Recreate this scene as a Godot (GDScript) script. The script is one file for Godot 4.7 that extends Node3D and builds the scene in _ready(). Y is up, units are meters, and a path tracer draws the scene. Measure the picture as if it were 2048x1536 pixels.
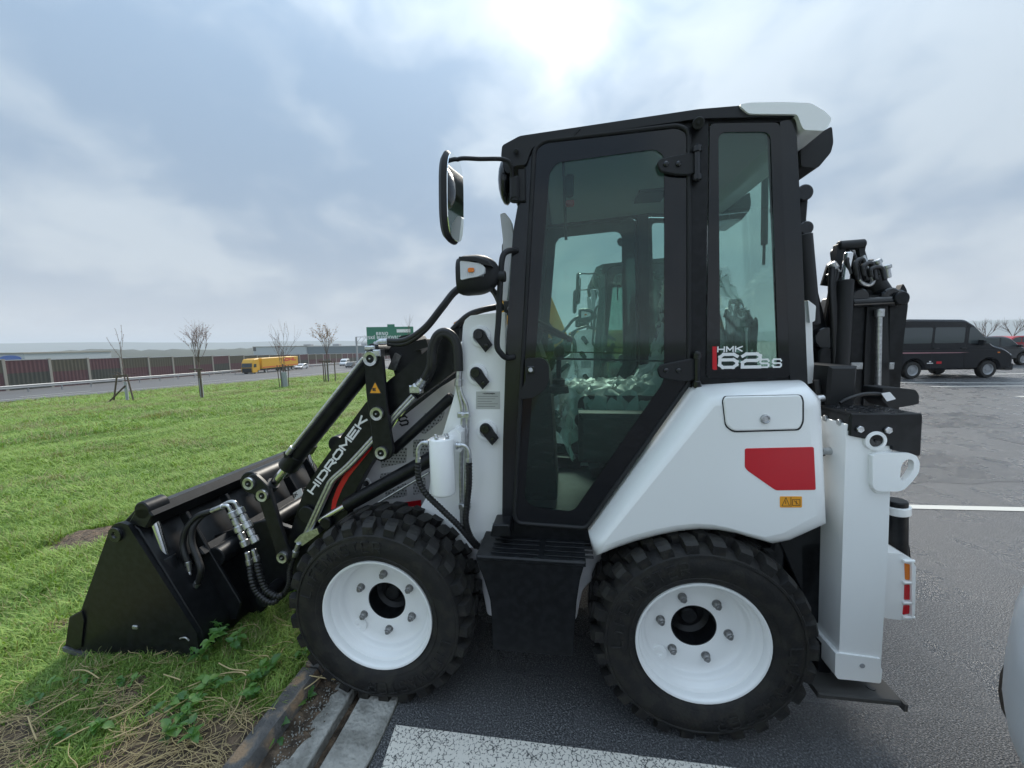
extends Node3D

# ---------------------------------------------------------------- camera numbers
const F := 770.0
const YAW := 7.8
const CAM := Vector3(0, 1.5, 0)
var cb: Basis
var rng := RandomNumberGenerator.new()
var M := {}

func ray(u: float, v: float) -> Vector3:
	return cb * Vector3((u - 1024.0) / F, -(v - 768.0) / F, -1.0)
func pz(u: float, v: float, z: float) -> Vector3:      # photo point on a plane parallel to the machine's side
	var d := ray(u, v)
	return CAM + d * ((z - CAM.z) / d.z)
func py(u: float, v: float, y: float) -> Vector3:      # photo point on level ground
	var d := ray(u, v)
	return CAM + d * ((y - CAM.y) / d.y)
func cw(x: float, y: float, z: float) -> Vector3:      # metres right / up / ahead, along the view
	var p := Basis(Vector3.UP, deg_to_rad(YAW)) * Vector3(x, 0, -z)
	return Vector3(p.x, y, p.z)
func to_c(p: Vector3) -> Vector2:                      # the same, back: (right, ahead)
	var q := Basis(Vector3.UP, deg_to_rad(-YAW)) * p
	return Vector2(q.x, -q.z)

# ---------------------------------------------------------------- mesh helpers
class MB:
	var v := PackedVector3Array()
	var n := PackedVector3Array()
	var uv := PackedVector2Array()
	var col := PackedColorArray()
	var tint := Color.WHITE
	var use_col := false
	var x := Transform3D.IDENTITY
	var flip := false
	func vert(p: Vector3, nn: Vector3, t := Vector2.ZERO) -> void:
		v.append(x * p)
		n.append((x.basis * nn).normalized())
		uv.append(t)
		if use_col:
			col.append(tint)
	func tri_n(a: Vector3, b: Vector3, c: Vector3, na: Vector3, nb: Vector3, nc: Vector3) -> void:
		if (b - a).cross(c - a).dot(na + nb + nc) < 0.0:
			vert(a, na); vert(b, nb); vert(c, nc)
		else:
			vert(a, na); vert(c, nc); vert(b, nb)
	func tri(a: Vector3, b: Vector3, c: Vector3) -> void:
		var m := (b - a).cross(c - a)
		if m.length_squared() < 1e-20:
			return
		m = m.normalized()
		vert(a, m); vert(c, m); vert(b, m)
	func quad(a: Vector3, b: Vector3, c: Vector3, d: Vector3) -> void:
		tri(a, b, c); tri(a, c, d)
	func quad_uv(a: Vector3, b: Vector3, c: Vector3, d: Vector3, m: Vector3) -> void:
		var t := [Vector2(0, 1), Vector2(1, 1), Vector2(1, 0), Vector2(0, 0)]
		var q := [a, b, c, d]
		for k in [0, 2, 1, 0, 3, 2]:
			vert(q[k], m, t[k])
	# a grid of points, smooth shaded; rows may close on themselves
	func grid(rows: Array, close_u := false, close_v := false) -> void:
		var h := rows.size()
		var w: int = rows[0].size()
		var nn := []
		for i in h:
			var r := PackedVector3Array()
			r.resize(w)
			nn.append(r)
		for i in (h if close_v else h - 1):
			var i2 := (i + 1) % h
			for j in (w if close_u else w - 1):
				var j2 := (j + 1) % w
				var a: Vector3 = rows[i][j]; var b: Vector3 = rows[i][j2]; var c: Vector3 = rows[i2][j2]; var d: Vector3 = rows[i2][j]
				var m := (c - a).cross(d - b)
				nn[i][j] += m; nn[i][j2] += m; nn[i2][j2] += m; nn[i2][j] += m
		for i in (h if close_v else h - 1):
			var i2 := (i + 1) % h
			for j in (w if close_u else w - 1):
				var j2 := (j + 1) % w
				var a: Vector3 = rows[i][j]; var b: Vector3 = rows[i][j2]; var c: Vector3 = rows[i2][j2]; var d: Vector3 = rows[i2][j]
				var q := [[i, j], [i, j2], [i2, j2], [i2, j]]
				var p := [a, b, c, d]
				for k in [0, 2, 1, 0, 3, 2]:
					var m: Vector3 = nn[q[k][0]][q[k][1]]
					vert(p[k], m.normalized() if m.length_squared() > 1e-24 else Vector3.UP, Vector2(float(q[k][1]) / w, float(q[k][0]) / h))
	# profile of (radius, along) turned round an axis; sharp keeps the profile's corners
	func lathe(prof: Array, o: Vector3, axis: Vector3, segs := 24, sharp := true, a0 := 0.0, a1 := TAU) -> void:
		axis = axis.normalized()
		var s := axis.cross(Vector3(0.31, 0.93, 0.2) if absf(axis.dot(Vector3(0.31, 0.93, 0.2).normalized())) < 0.95 else Vector3.RIGHT).normalized()
		var t := axis.cross(s)
		for k in prof.size() - 1:
			var p: Vector2 = prof[k]
			var q: Vector2 = prof[k + 1]
			var e := q - p
			if e.length() < 1e-7:
				continue
			var en := Vector2(e.y, -e.x).normalized()   # (radial, along)
			var n0 := en
			var n1 := en
			if not sharp:
				if k > 0:
					var f: Vector2 = p - prof[k - 1]
					var fn := Vector2(f.y, -f.x).normalized()
					if fn.dot(en) > 0.5: n0 = (fn + en).normalized()
				if k < prof.size() - 2:
					var f: Vector2 = prof[k + 2] - q
					var fn := Vector2(f.y, -f.x).normalized()
					if fn.dot(en) > 0.5: n1 = (fn + en).normalized()
			for i in segs:
				var a := a0 + (a1 - a0) * i / segs
				var b := a0 + (a1 - a0) * (i + 1) / segs
				var ra := s * cos(a) + t * sin(a)
				var rb := s * cos(b) + t * sin(b)
				var A := o + ra * p.x + axis * p.y
				var B := o + rb * p.x + axis * p.y
				var C := o + rb * q.x + axis * q.y
				var D := o + ra * q.x + axis * q.y
				var na := ra * n0.x + axis * n0.y
				var nb := rb * n0.x + axis * n0.y
				var nc := rb * n1.x + axis * n1.y
				var nd := ra * n1.x + axis * n1.y
				if p.x > 1e-6: tri_n(A, B, C, na, nb, nc)
				if q.x > 1e-6: tri_n(A, C, D, na, nc, nd)
	func cyl(a: Vector3, b: Vector3, r: float, ch := 0.002, segs := 20, r2 := -1.0) -> void:
		var L := a.distance_to(b)
		var e := r if r2 < 0.0 else r2
		ch = minf(ch, minf(L * 0.3, minf(r, e) * 0.5))
		lathe([Vector2(0, 0), Vector2(r - ch, 0), Vector2(r, ch), Vector2(e, L - ch), Vector2(e - ch, L), Vector2(0, L)], a, b - a, segs)
	func ball(c: Vector3, r: Vector3, segs := 16) -> void:
		var rows := []
		for i in segs / 2 + 1:
			var row := PackedVector3Array()
			var la := -PI / 2 + PI * i / (segs / 2)
			for j in segs:
				var lo := TAU * j / segs
				row.append(c + Vector3(cos(la) * cos(lo), sin(la), cos(la) * sin(lo)) * r)
			rows.append(row)
		grid(rows, true)
	func tube(path: PackedVector3Array, r: float, sides := 10, rib := 0.0, pitch := 0.01) -> void:
		var rows := []
		var t0 := (path[1] - path[0]).normalized()
		var s := t0.cross(Vector3.UP if absf(t0.y) < 0.9 else Vector3.RIGHT).normalized()
		var run := 0.0
		for i in path.size():
			var t := (path[mini(i + 1, path.size() - 1)] - path[maxi(i - 1, 0)]).normalized()
			s = (s - t * s.dot(t)).normalized()
			var w := t.cross(s)
			if i > 0: run += path[i].distance_to(path[i - 1])
			var row := PackedVector3Array()
			for k in sides:
				var a := TAU * k / sides
				var rr := r
				if rib > 0.0:
					rr = r * (1.0 + rib * (absf(fposmod(run / pitch + float(k) / sides, 1.0) * 2.0 - 1.0) - 0.5) * 2.0)
				row.append(path[i] + (s * cos(a) + w * sin(a)) * rr)
			rows.append(row)
		grid(rows, true)
		for e in [0, path.size() - 1]:
			var c: Vector3 = path[e]
			for k in sides:
				if e == 0: tri(c, rows[0][k], rows[0][(k + 1) % sides])
				else: tri(c, rows[e][(k + 1) % sides], rows[e][k])
	# outline in x, y given a thickness from z = front to z = front - thick, its edges chamfered
	func prism(poly: PackedVector2Array, front: float, thick: float, ch := 0.003, back_cap := true) -> void:
		poly = ccw(poly)
		var m := poly.size()
		var inner := inset(poly, ch)
		var ix := Geometry2D.triangulate_polygon(inner)
		if ix.is_empty():
			inner = poly
			ch = 0.0
			ix = Geometry2D.triangulate_polygon(poly)
		var zb := front - thick
		for k in range(0, ix.size(), 3):
			var a := inner[ix[k]]; var b := inner[ix[k + 1]]; var c := inner[ix[k + 2]]
			tri_n(V(a, front), V(b, front), V(c, front), Vector3.BACK, Vector3.BACK, Vector3.BACK)
			if back_cap:
				tri_n(V(a, zb), V(b, zb), V(c, zb), Vector3.FORWARD, Vector3.FORWARD, Vector3.FORWARD)
		var en := PackedVector2Array()
		for k in m:
			var e := poly[(k + 1) % m] - poly[k]
			en.append(Vector2(e.y, -e.x).normalized())
		for k in m:
			var k2 := (k + 1) % m
			var e := en[k]
			var n0 := e; var n1 := e
			if en[(k + m - 1) % m].dot(e) > 0.75: n0 = (en[(k + m - 1) % m] + e).normalized()
			if en[k2].dot(e) > 0.75: n1 = (en[k2] + e).normalized()
			var a3 := V(poly[k], front - ch); var b3 := V(poly[k2], front - ch)
			var c3 := V(poly[k2], zb + ch); var d3 := V(poly[k], zb + ch)
			var N0 := Vector3(n0.x, n0.y, 0); var N1 := Vector3(n1.x, n1.y, 0)
			tri_n(a3, b3, c3, N0, N1, N1); tri_n(a3, c3, d3, N0, N1, N0)
			if ch > 0.0:
				var f := Vector3(0, 0, 1)
				var ia := V(inner[k], front); var ib := V(inner[k2], front)
				tri_n(ia, ib, b3, (N0 + f).normalized(), (N1 + f).normalized(), (N1 + f).normalized())
				tri_n(ia, b3, a3, (N0 + f).normalized(), (N1 + f).normalized(), (N0 + f).normalized())
				if back_cap:
					ia = V(inner[k], zb); ib = V(inner[k2], zb)
					tri_n(ia, ib, c3, (N0 - f).normalized(), (N1 - f).normalized(), (N1 - f).normalized())
					tri_n(ia, c3, d3, (N0 - f).normalized(), (N1 - f).normalized(), (N0 - f).normalized())
	# flat ring between two outlines with the same number of points, given thickness
	func ring(outer: PackedVector2Array, inner: PackedVector2Array, front: float, thick: float) -> void:
		var m := outer.size()
		var zb := front - thick
		for k in m:
			var k2 := (k + 1) % m
			var A := outer[k]; var B := outer[k2]; var C := inner[k2]; var D := inner[k]
			tri_n(V(A, front), V(B, front), V(C, front), Vector3.BACK, Vector3.BACK, Vector3.BACK)
			tri_n(V(A, front), V(C, front), V(D, front), Vector3.BACK, Vector3.BACK, Vector3.BACK)
			tri_n(V(A, zb), V(B, zb), V(C, zb), Vector3.FORWARD, Vector3.FORWARD, Vector3.FORWARD)
			tri_n(V(A, zb), V(C, zb), V(D, zb), Vector3.FORWARD, Vector3.FORWARD, Vector3.FORWARD)
			var mid := (A + B - C - D)
			var on := Vector2((B - A).y, -(B - A).x).normalized()
			if on.dot(mid) < 0: on = -on
			var O3 := Vector3(on.x, on.y, 0)
			tri_n(V(A, front), V(B, front), V(B, zb), O3, O3, O3); tri_n(V(A, front), V(B, zb), V(A, zb), O3, O3, O3)
			tri_n(V(D, front), V(C, front), V(C, zb), -O3, -O3, -O3); tri_n(V(D, front), V(C, zb), V(D, zb), -O3, -O3, -O3)
	func box(c: Vector3, s: Vector3, ch := 0.004) -> void:
		var h := s / 2
		prism_at(Transform3D(Basis.IDENTITY, c), PackedVector2Array([Vector2(-h.x, -h.y), Vector2(h.x, -h.y), Vector2(h.x, h.y), Vector2(-h.x, h.y)]), h.z, s.z, minf(ch, minf(h.x, minf(h.y, h.z)) * 0.6))
	func rbox(c: Vector3, s: Vector3, r: float, ch := 0.004) -> void:   # rounded in x, y
		var h := s / 2
		var p := round_poly(PackedVector2Array([Vector2(-h.x, -h.y), Vector2(h.x, -h.y), Vector2(h.x, h.y), Vector2(-h.x, h.y)]), r, 4)
		prism_at(Transform3D(Basis.IDENTITY, c), p, h.z, s.z, ch)
	func prism_at(t: Transform3D, poly: PackedVector2Array, front: float, thick: float, ch := 0.003) -> void:
		var keep := x
		x = x * t
		prism(poly, front, thick, ch)
		x = keep
	func bar(a: Vector3, b: Vector3, w: float, d: float, up := Vector3(0, 0, 1), ch := 0.003) -> void:   # a box from a to b: w across, d along up
		var y := (b - a).normalized()
		var z := (up - y * up.dot(y)).normalized()
		var xx := y.cross(z)
		var L := a.distance_to(b)
		prism_at(Transform3D(Basis(xx, y, z), a), PackedVector2Array([Vector2(-w / 2, 0), Vector2(w / 2, 0), Vector2(w / 2, L), Vector2(-w / 2, L)]), d / 2, d, minf(ch, minf(w, d) * 0.3))
	static func V(p: Vector2, z: float) -> Vector3:
		return Vector3(p.x, p.y, z)
	static func ccw(p: PackedVector2Array) -> PackedVector2Array:
		var a := 0.0
		for k in p.size():
			a += p[k].cross(p[(k + 1) % p.size()])
		if a < 0.0:
			p = p.duplicate()
			p.reverse()
		return p
	static func inset(p: PackedVector2Array, d: float) -> PackedVector2Array:
		var r := PackedVector2Array()
		var m := p.size()
		for k in m:
			var e0 := (p[k] - p[(k + m - 1) % m]).normalized()
			var e1 := (p[(k + 1) % m] - p[k]).normalized()
			var n0 := Vector2(-e0.y, e0.x)
			var n1 := Vector2(-e1.y, e1.x)
			var b := (n0 + n1)
			b = b.normalized() if b.length() > 0.01 else n0
			r.append(p[k] + b * d / maxf(0.35, b.dot(n0)))
		return r
	static func round_poly(p: PackedVector2Array, r: float, k := 4) -> PackedVector2Array:
		if r <= 0.0: return p
		var o := PackedVector2Array()
		var m := p.size()
		for i in m:
			var a := p[(i + m - 1) % m]; var b := p[i]; var c := p[(i + 1) % m]
			var d := minf(r, minf(a.distance_to(b), b.distance_to(c)) * 0.45)
			var s := b + (a - b).normalized() * d
			var e := b + (c - b).normalized() * d
			for q in k + 1:
				var t := float(q) / k
				o.append(s.lerp(b, t).lerp(b.lerp(e, t), t))
		return o

func commit(mb: MB) -> ArrayMesh:
	if mb.flip:
		for k in range(0, mb.v.size(), 3):
			var p := mb.v[k]; mb.v[k] = mb.v[k + 1]; mb.v[k + 1] = p
			p = mb.n[k]; mb.n[k] = mb.n[k + 1]; mb.n[k + 1] = p
			var t := mb.uv[k]; mb.uv[k] = mb.uv[k + 1]; mb.uv[k + 1] = t
	var a := []
	a.resize(Mesh.ARRAY_MAX)
	a[Mesh.ARRAY_VERTEX] = mb.v
	a[Mesh.ARRAY_NORMAL] = mb.n
	a[Mesh.ARRAY_TEX_UV] = mb.uv
	if mb.use_col:
		a[Mesh.ARRAY_COLOR] = mb.col
	var m := ArrayMesh.new()
	m.add_surface_from_arrays(Mesh.PRIMITIVE_TRIANGLES, a)
	return m
func part(mb: MB, called: String, mat: Material, parent: Node) -> MeshInstance3D:
	return place(commit(mb), called, mat, parent)
func place(mesh: Mesh, called: String, mat: Material, parent: Node, t := Transform3D.IDENTITY) -> MeshInstance3D:
	var o := MeshInstance3D.new()
	o.name = called
	o.mesh = mesh
	o.material_override = mat
	parent.add_child(o, true)
	o.transform = t
	return o
var used := {}
func numbered(s: String) -> String:
	used[s] = used.get(s, -1) + 1
	return s if used[s] == 0 else "%s_%03d" % [s, used[s]]
func tag(o: Node, label: String, category := "", group := "", kind := "") -> void:
	if label: o.set_meta("label", label)
	if category: o.set_meta("category", category)
	if group: o.set_meta("group", group)
	if kind: o.set_meta("kind", kind)
func thing(called: String, label: String, category: String, at := Vector3.ZERO, turn := 0.0, group := "") -> Node3D:
	var o := Node3D.new()
	o.name = numbered(called)
	add_child(o)
	o.position = at
	o.rotation.y = turn
	tag(o, label, category, group)
	return o
func node(called: String, parent: Node) -> Node3D:
	var o := Node3D.new()
	o.name = called
	parent.add_child(o, true)
	return o
func struct(mb: MB, called: String, mat: Material, label: String) -> MeshInstance3D:
	var o := part(mb, numbered(called), mat, self)
	tag(o, label, "", "", "structure")
	return o
func spline(p: Array, k := 8) -> PackedVector3Array:
	var o := PackedVector3Array()
	for i in p.size() - 1:
		var a: Vector3 = p[maxi(i - 1, 0)]; var b: Vector3 = p[i]; var c: Vector3 = p[i + 1]; var d: Vector3 = p[mini(i + 2, p.size() - 1)]
		for q in k:
			o.append(b.cubic_interpolate(c, a, d, float(q) / k))
	o.append(p[-1])
	return o
func uvp(l: Array, z: float, r := 0.0, k := 3) -> PackedVector2Array:       # flat list of photo u, v onto plane z
	var p := PackedVector2Array()
	for i in range(0, l.size(), 2):
		var q := pz(l[i], l[i + 1], z)
		p.append(Vector2(q.x, q.y))
	return MB.round_poly(p, r, k) if r > 0.0 else p
func circle(c: Vector2, r: float, k := 24) -> PackedVector2Array:
	var p := PackedVector2Array()
	for i in k:
		p.append(c + Vector2(cos(TAU * i / k), sin(TAU * i / k)) * r)
	return p

# ---------------------------------------------------------------- block lettering: strokes in a unit box
var GL := {
	"H": [[0, 0, 0, 1], [1, 0, 1, 1], [0, .5, 1, .5]], "I": [[0.5, 0, 0.5, .72]], "i": [[0.5, 0, 0.5, .74], [0.5, .93, 0.5, 1.0]],
	"D": [[0, 0, 0, 1], [0, 1, .75, 1], [.75, 1, 1, .8], [1, .8, 1, .2], [1, .2, .75, 0], [.75, 0, 0, 0]],
	"R": [[0, 0, 0, 1], [0, 1, .8, 1], [.8, 1, 1, .85], [1, .85, 1, .58], [1, .58, .8, .42], [.8, .42, 0, .42], [.6, .42, 1, 0]],
	"O": [[.2, 0, .8, 0], [.8, 0, 1, .2], [1, .2, 1, .8], [1, .8, .8, 1], [.8, 1, .2, 1], [.2, 1, 0, .8], [0, .8, 0, .2], [0, .2, .2, 0]],
	"M": [[0, 0, 0, 1], [0, 1, .5, .3], [.5, .3, 1, 1], [1, 1, 1, 0]], "E": [[0, 0, 0, 1], [0, 1, 1, 1], [0, .5, .85, .5], [0, 0, 1, 0]],
	"K": [[0, 0, 0, 1], [0, .45, 1, 1], [.3, .58, 1, 0]], "S": [[1, .8, .85, 1], [.85, 1, .15, 1], [.15, 1, 0, .85], [0, .85, 0, .65], [0, .65, .15, .5], [.15, .5, .85, .5], [.85, .5, 1, .35], [1, .35, 1, .15], [1, .15, .85, 0], [.85, 0, .15, 0], [.15, 0, 0, .2]],
	"6": [[1, .85, .8, 1], [.8, 1, .2, 1], [.2, 1, 0, .8], [0, .8, 0, .2], [0, .2, .2, 0], [.2, 0, .8, 0], [.8, 0, 1, .2], [1, .2, 1, .42], [1, .42, .8, .58], [.8, .58, 0, .58]],
	"2": [[0, .85, .2, 1], [.2, 1, .8, 1], [.8, 1, 1, .85], [1, .85, 1, .65], [1, .65, .8, .5], [.8, .5, .2, .5], [.2, .5, 0, .35], [0, .35, 0, 0], [0, 0, 1, 0]],
	"L": [[0, 1, 0, 0], [0, 0, 1, 0]], "F": [[0, 0, 0, 1], [0, 1, 1, 1], [0, .5, .8, .5]], "A": [[0, 0, .5, 1], [.5, 1, 1, 0], [.22, .35, .78, .35]],
	"T": [[0, 1, 1, 1], [.5, 0, .5, 1]], "C": [[1, .8, .8, 1], [.8, 1, .2, 1], [.2, 1, 0, .8], [0, .8, 0, .2], [0, .2, .2, 0], [.2, 0, .8, 0], [.8, 0, 1, .2]],
	"-": [[0, .5, 1, .5]], "!": [[.5, .3, .5, 1], [.5, 0, .5, .06]],
}
func letters(mb: MB, s: String, o: Vector3, ex: Vector3, ey: Vector3, w: float, h: float, gap: float, th: float, slant := 0.0) -> void:
	# flat print: o is the lower left corner, w and h the size of one letter, th the stroke
	var nrm := ex.cross(ey).normalized()
	var pen := 0.0
	var lift := 0.0
	for ch in s:
		if ch == " ":
			pen += w * 0.6
			continue
		var cwid := w * 0.12 if ch in "Ii!" else w
		for seg in GL[ch]:
			var a := Vector2(pen + seg[0] * cwid + slant * seg[1] * h, th / 2 + seg[1] * (h - th))
			var b := Vector2(pen + seg[2] * cwid + slant * seg[3] * h, th / 2 + seg[3] * (h - th))
			if a.distance_to(b) < 1e-6: continue
			var d := (b - a).normalized() * th * 0.5
			var e := Vector2(-d.y, d.x)
			a -= d; b += d
			lift += 0.00004
			var q := []
			for c in [a - e, b - e, b + e, a + e]:
				q.append(o + ex * c.x + ey * c.y + nrm * lift)
			mb.quad(q[0], q[1], q[2], q[3])
		pen += cwid + gap

# ---------------------------------------------------------------- materials
func lin(r: float, g: float, b: float, a := 1.0) -> Color:
	var c := Color(r, g, b).linear_to_srgb()
	c.a = a
	return c
func mat(called: String, c: Color, rough := 0.5, metal := 0.0) -> StandardMaterial3D:
	var m := StandardMaterial3D.new()
	m.resource_name = called
	m.albedo_color = c
	m.roughness = rough
	m.metallic = metal
	M[called] = m
	return m
func noise_tex(freq: float, lo: Color, hi: Color, size := 512, oct := 5, at := [0.0, 1.0], seed_ := 1, mid = null, type := FastNoiseLite.TYPE_SIMPLEX_SMOOTH) -> NoiseTexture2D:
	var f := FastNoiseLite.new()
	f.noise_type = type
	f.frequency = freq
	f.fractal_octaves = oct
	f.seed = seed_
	var g := Gradient.new()
	g.offsets = PackedFloat32Array([at[0], at[1]])
	g.colors = PackedColorArray([lo, hi])
	if mid != null:
		g.add_point((at[0] + at[1]) / 2, mid)
	var t := NoiseTexture2D.new()
	t.width = size; t.height = size
	t.seamless = true
	t.noise = f
	t.color_ramp = g
	return t
func noise_bump(freq: float, strength: float, size := 512, oct := 4, seed_ := 3) -> NoiseTexture2D:
	var f := FastNoiseLite.new()
	f.frequency = freq
	f.fractal_octaves = oct
	f.seed = seed_
	var t := NoiseTexture2D.new()
	t.width = size; t.height = size
	t.seamless = true
	t.as_normal_map = true
	t.bump_strength = strength
	t.noise = f
	return t
func tri_map(m: StandardMaterial3D, tex: Texture2D, scale: float, world := false) -> StandardMaterial3D:
	m.albedo_texture = tex
	m.uv1_triplanar = true
	m.uv1_world_triplanar = world
	m.uv1_scale = Vector3.ONE * scale
	return m
func bump(m: StandardMaterial3D, tex: Texture2D, k: float) -> void:
	m.normal_enabled = true
	m.normal_texture = tex
	m.normal_scale = k
func gray(x: float) -> Color:
	return Color(x, x, x)

func materials() -> void:
	var m := mat("white_paint", lin(0.87, 0.88, 0.87), 0.30)
	m.clearcoat_enabled = true; m.clearcoat = 0.5; m.clearcoat_roughness = 0.08
	m = mat("black_paint", lin(0.011, 0.012, 0.014), 0.38)
	m.metallic_specular = 0.38
	tri_map(m, noise_tex(0.03, gray(0.75), gray(1.0), 512, 5, [0.3, 0.7], 8), 1.4)
	bump(m, noise_bump(0.05, 1.0, 256, 3), 0.12)
	m = mat("black_gloss", lin(0.011, 0.012, 0.014), 0.16)
	m = mat("black_plastic", lin(0.017, 0.0175, 0.019), 0.52)
	m.metallic_specular = 0.4
	bump(m, noise_bump(0.2, 2.0, 256, 2), 0.25)
	m.uv1_triplanar = true; m.uv1_scale = Vector3.ONE * 8
	m = mat("frit", lin(0.006, 0.0065, 0.008), 0.07)
	m = mat("hose", lin(0.012, 0.012, 0.013), 0.45)
	m = mat("rubber", lin(0.017, 0.0165, 0.016), 0.66)
	tri_map(m, noise_tex(0.014, Color(0.62, 0.62, 0.64), Color(1.2, 1.06, 0.92), 512, 6, [0.32, 0.68], 21, Color(0.75, 0.74, 0.74)), 1.7)
	bump(m, noise_bump(0.08, 3.0, 512, 4), 0.4)
	m = mat("zinc", lin(0.60, 0.61, 0.62), 0.33, 0.95)
	tri_map(m, noise_tex(0.03, gray(0.86), gray(1.0), 256, 4, [0.3, 0.7], 9), 6.0)
	mat("worn_steel", lin(0.11, 0.115, 0.125), 0.42, 0.3)
	mat("chrome", lin(0.72, 0.73, 0.74), 0.12, 1.0)
	mat("steel_nut", lin(0.30, 0.30, 0.30), 0.42, 0.85)
	mat("red", lin(0.56, 0.006, 0.016), 0.34)
	mat("orange_label", lin(0.85, 0.36, 0.02), 0.45)
	mat("label_black", lin(0.02, 0.02, 0.02), 0.5)
	mat("label_white", lin(0.80, 0.80, 0.80), 0.4)
	mat("plate_silver", lin(0.50, 0.51, 0.52), 0.4, 0.5)
	m = mat("hood_grey", lin(0.78, 0.77, 0.79), 0.38)
	tri_map(m, noise_tex(0.012, gray(0.9), gray(1.0), 256, 4, [0.3, 0.62], 14), 0.9)
	m = mat("mesh_dark", lin(0.45, 0.45, 0.46), 0.5)
	tri_map(m, dots(), 30.0)
	mat("liner", lin(0.30, 0.31, 0.32), 0.85)
	mat("interior", lin(0.016, 0.017, 0.018), 0.7)
	mat("seat_cloth", lin(0.035, 0.034, 0.036), 0.9)
	mat("mirror", lin(0.85, 0.87, 0.88), 0.03, 1.0)
	mat("lens_amber", lin(0.75, 0.20, 0.02), 0.15)
	mat("lens_red", lin(0.55, 0.01, 0.02), 0.15)
	mat("lens_clear", lin(0.70, 0.72, 0.74), 0.12)
	m = mat("glass", lin(0.48, 0.80, 0.69, 0.0), 0.0)
	m.transparency = BaseMaterial3D.TRANSPARENCY_ALPHA
	m.refraction_enabled = true
	m.refraction_scale = 0.05
	m = mat("pane", lin(0.10, 0.22, 0.18, 0.22), 0.02)
	m.transparency = BaseMaterial3D.TRANSPARENCY_ALPHA
	m = mat("film", lin(0.80, 0.84, 0.83, 0.40), 0.30)
	m.transparency = BaseMaterial3D.TRANSPARENCY_ALPHA
	m = mat("yellow_paint", lin(0.52, 0.27, 0.02), 0.4)
	mat("dusty_black", lin(0.05, 0.048, 0.045), 0.7)
	# ground
	m = mat("asphalt", lin(1, 1, 1), 0.5)
	tri_map(m, noise_tex(0.11, lin(0.030, 0.031, 0.033), lin(0.26, 0.26, 0.26), 1024, 4, [0.22, 0.9], 31, lin(0.072, 0.074, 0.078)), 0.9, true)
	m.roughness_texture = noise_tex(0.004, gray(0.50), gray(0.95), 512, 4, [0.35, 0.62], 33)
	bump(m, noise_bump(0.16, 6.0, 1024, 3), 0.8)
	var dm := m.duplicate()
	dm.resource_name = "damp_asphalt"
	dm.albedo_color = lin(0.80, 0.80, 0.81)
	dm.roughness = 0.33
	M["damp_asphalt"] = dm
	m = mat("road_asphalt", lin(0.075, 0.077, 0.08), 0.8)
	m = mat("concrete", lin(1, 1, 1), 0.85)
	tri_map(m, noise_tex(0.02, lin(0.20, 0.195, 0.175), lin(0.36, 0.35, 0.32), 512, 6, [0.22, 0.75], 41, lin(0.29, 0.285, 0.262)), 0.7, true)
	bump(m, noise_bump(0.12, 4.0, 512, 4), 0.6)
	m = mat("kerb_concrete", lin(1, 1, 1), 0.85)
	tri_map(m, noise_tex(0.010, lin(0.075, 0.073, 0.072), lin(0.30, 0.20, 0.12), 512, 6, [0.35, 0.75], 43, lin(0.11, 0.105, 0.10)), 1.3, true)
	bump(m, noise_bump(0.12, 4.0, 512, 4), 0.7)
	m = mat("soil", lin(1, 1, 1), 0.95)
	tri_map(m, noise_tex(0.02, lin(0.035, 0.026, 0.018), lin(0.15, 0.105, 0.07), 512, 6, [0.25, 0.75], 45), 1.5, true)
	bump(m, noise_bump(0.06, 8.0, 512, 5), 1.0)
	m = mat("turf_ground", lin(1, 1, 1), 0.95)
	tri_map(m, noise_tex(0.02, lin(0.075, 0.115, 0.028), lin(0.21, 0.24, 0.075), 512, 6, [0.28, 0.72], 47, lin(0.125, 0.185, 0.045)), 0.35, true)
	m = mat("road_paint", lin(1, 1, 1), 0.6)
	tri_map(m, crack_tex(), 1.2, true)
	m = mat("road_line", lin(0.46, 0.46, 0.43), 0.7)
	mat("field", lin(0.07, 0.10, 0.045), 0.95)
	mat("wood_far", lin(0.035, 0.045, 0.03), 0.95)
	mat("hill", lin(0.05, 0.075, 0.045), 0.95)
	mat("bark", lin(0.13, 0.095, 0.08), 0.9)
	mat("bud", lin(0.16, 0.065, 0.045), 0.9)
	mat("dry_leaf", lin(0.24, 0.14, 0.05), 0.9)
	mat("stake_wood", lin(0.11, 0.085, 0.065), 0.9)
	mat("wrap_grey", lin(0.33, 0.36, 0.37), 0.85)
	m = mat("blade", lin(1, 1, 1), 0.6)
	m.vertex_color_use_as_albedo = true
	m.backlight_enabled = true
	m.backlight = lin(0.5, 0.6, 0.2)
	m = mat("leaf", lin(0.06, 0.15, 0.035), 0.5)
	m.backlight_enabled = true
	m.backlight = lin(0.3, 0.5, 0.1)
	for q in [["leaf_light", 0.11, 0.21, 0.05], ["leaf_dark", 0.04, 0.11, 0.03]]:
		m = mat(q[0], lin(q[1], q[2], q[3]), 0.45)
		m.backlight_enabled = true
		m.backlight = lin(0.3, 0.5, 0.1)
	mat("straw", lin(0.42, 0.33, 0.17), 0.8)
func crack_tex() -> NoiseTexture2D:      # paint broken up by fine cracks and lost chips
	var t := noise_tex(0.045, lin(0.05, 0.05, 0.05), lin(0.66, 0.63, 0.56), 1024, 3, [0.10, 0.20], 51, null, FastNoiseLite.TYPE_CELLULAR)
	t.noise.cellular_return_type = FastNoiseLite.RETURN_DISTANCE2_SUB
	t.noise.domain_warp_enabled = true
	t.noise.domain_warp_amplitude = 14.0
	t.noise.domain_warp_frequency = 0.05
	return t
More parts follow.
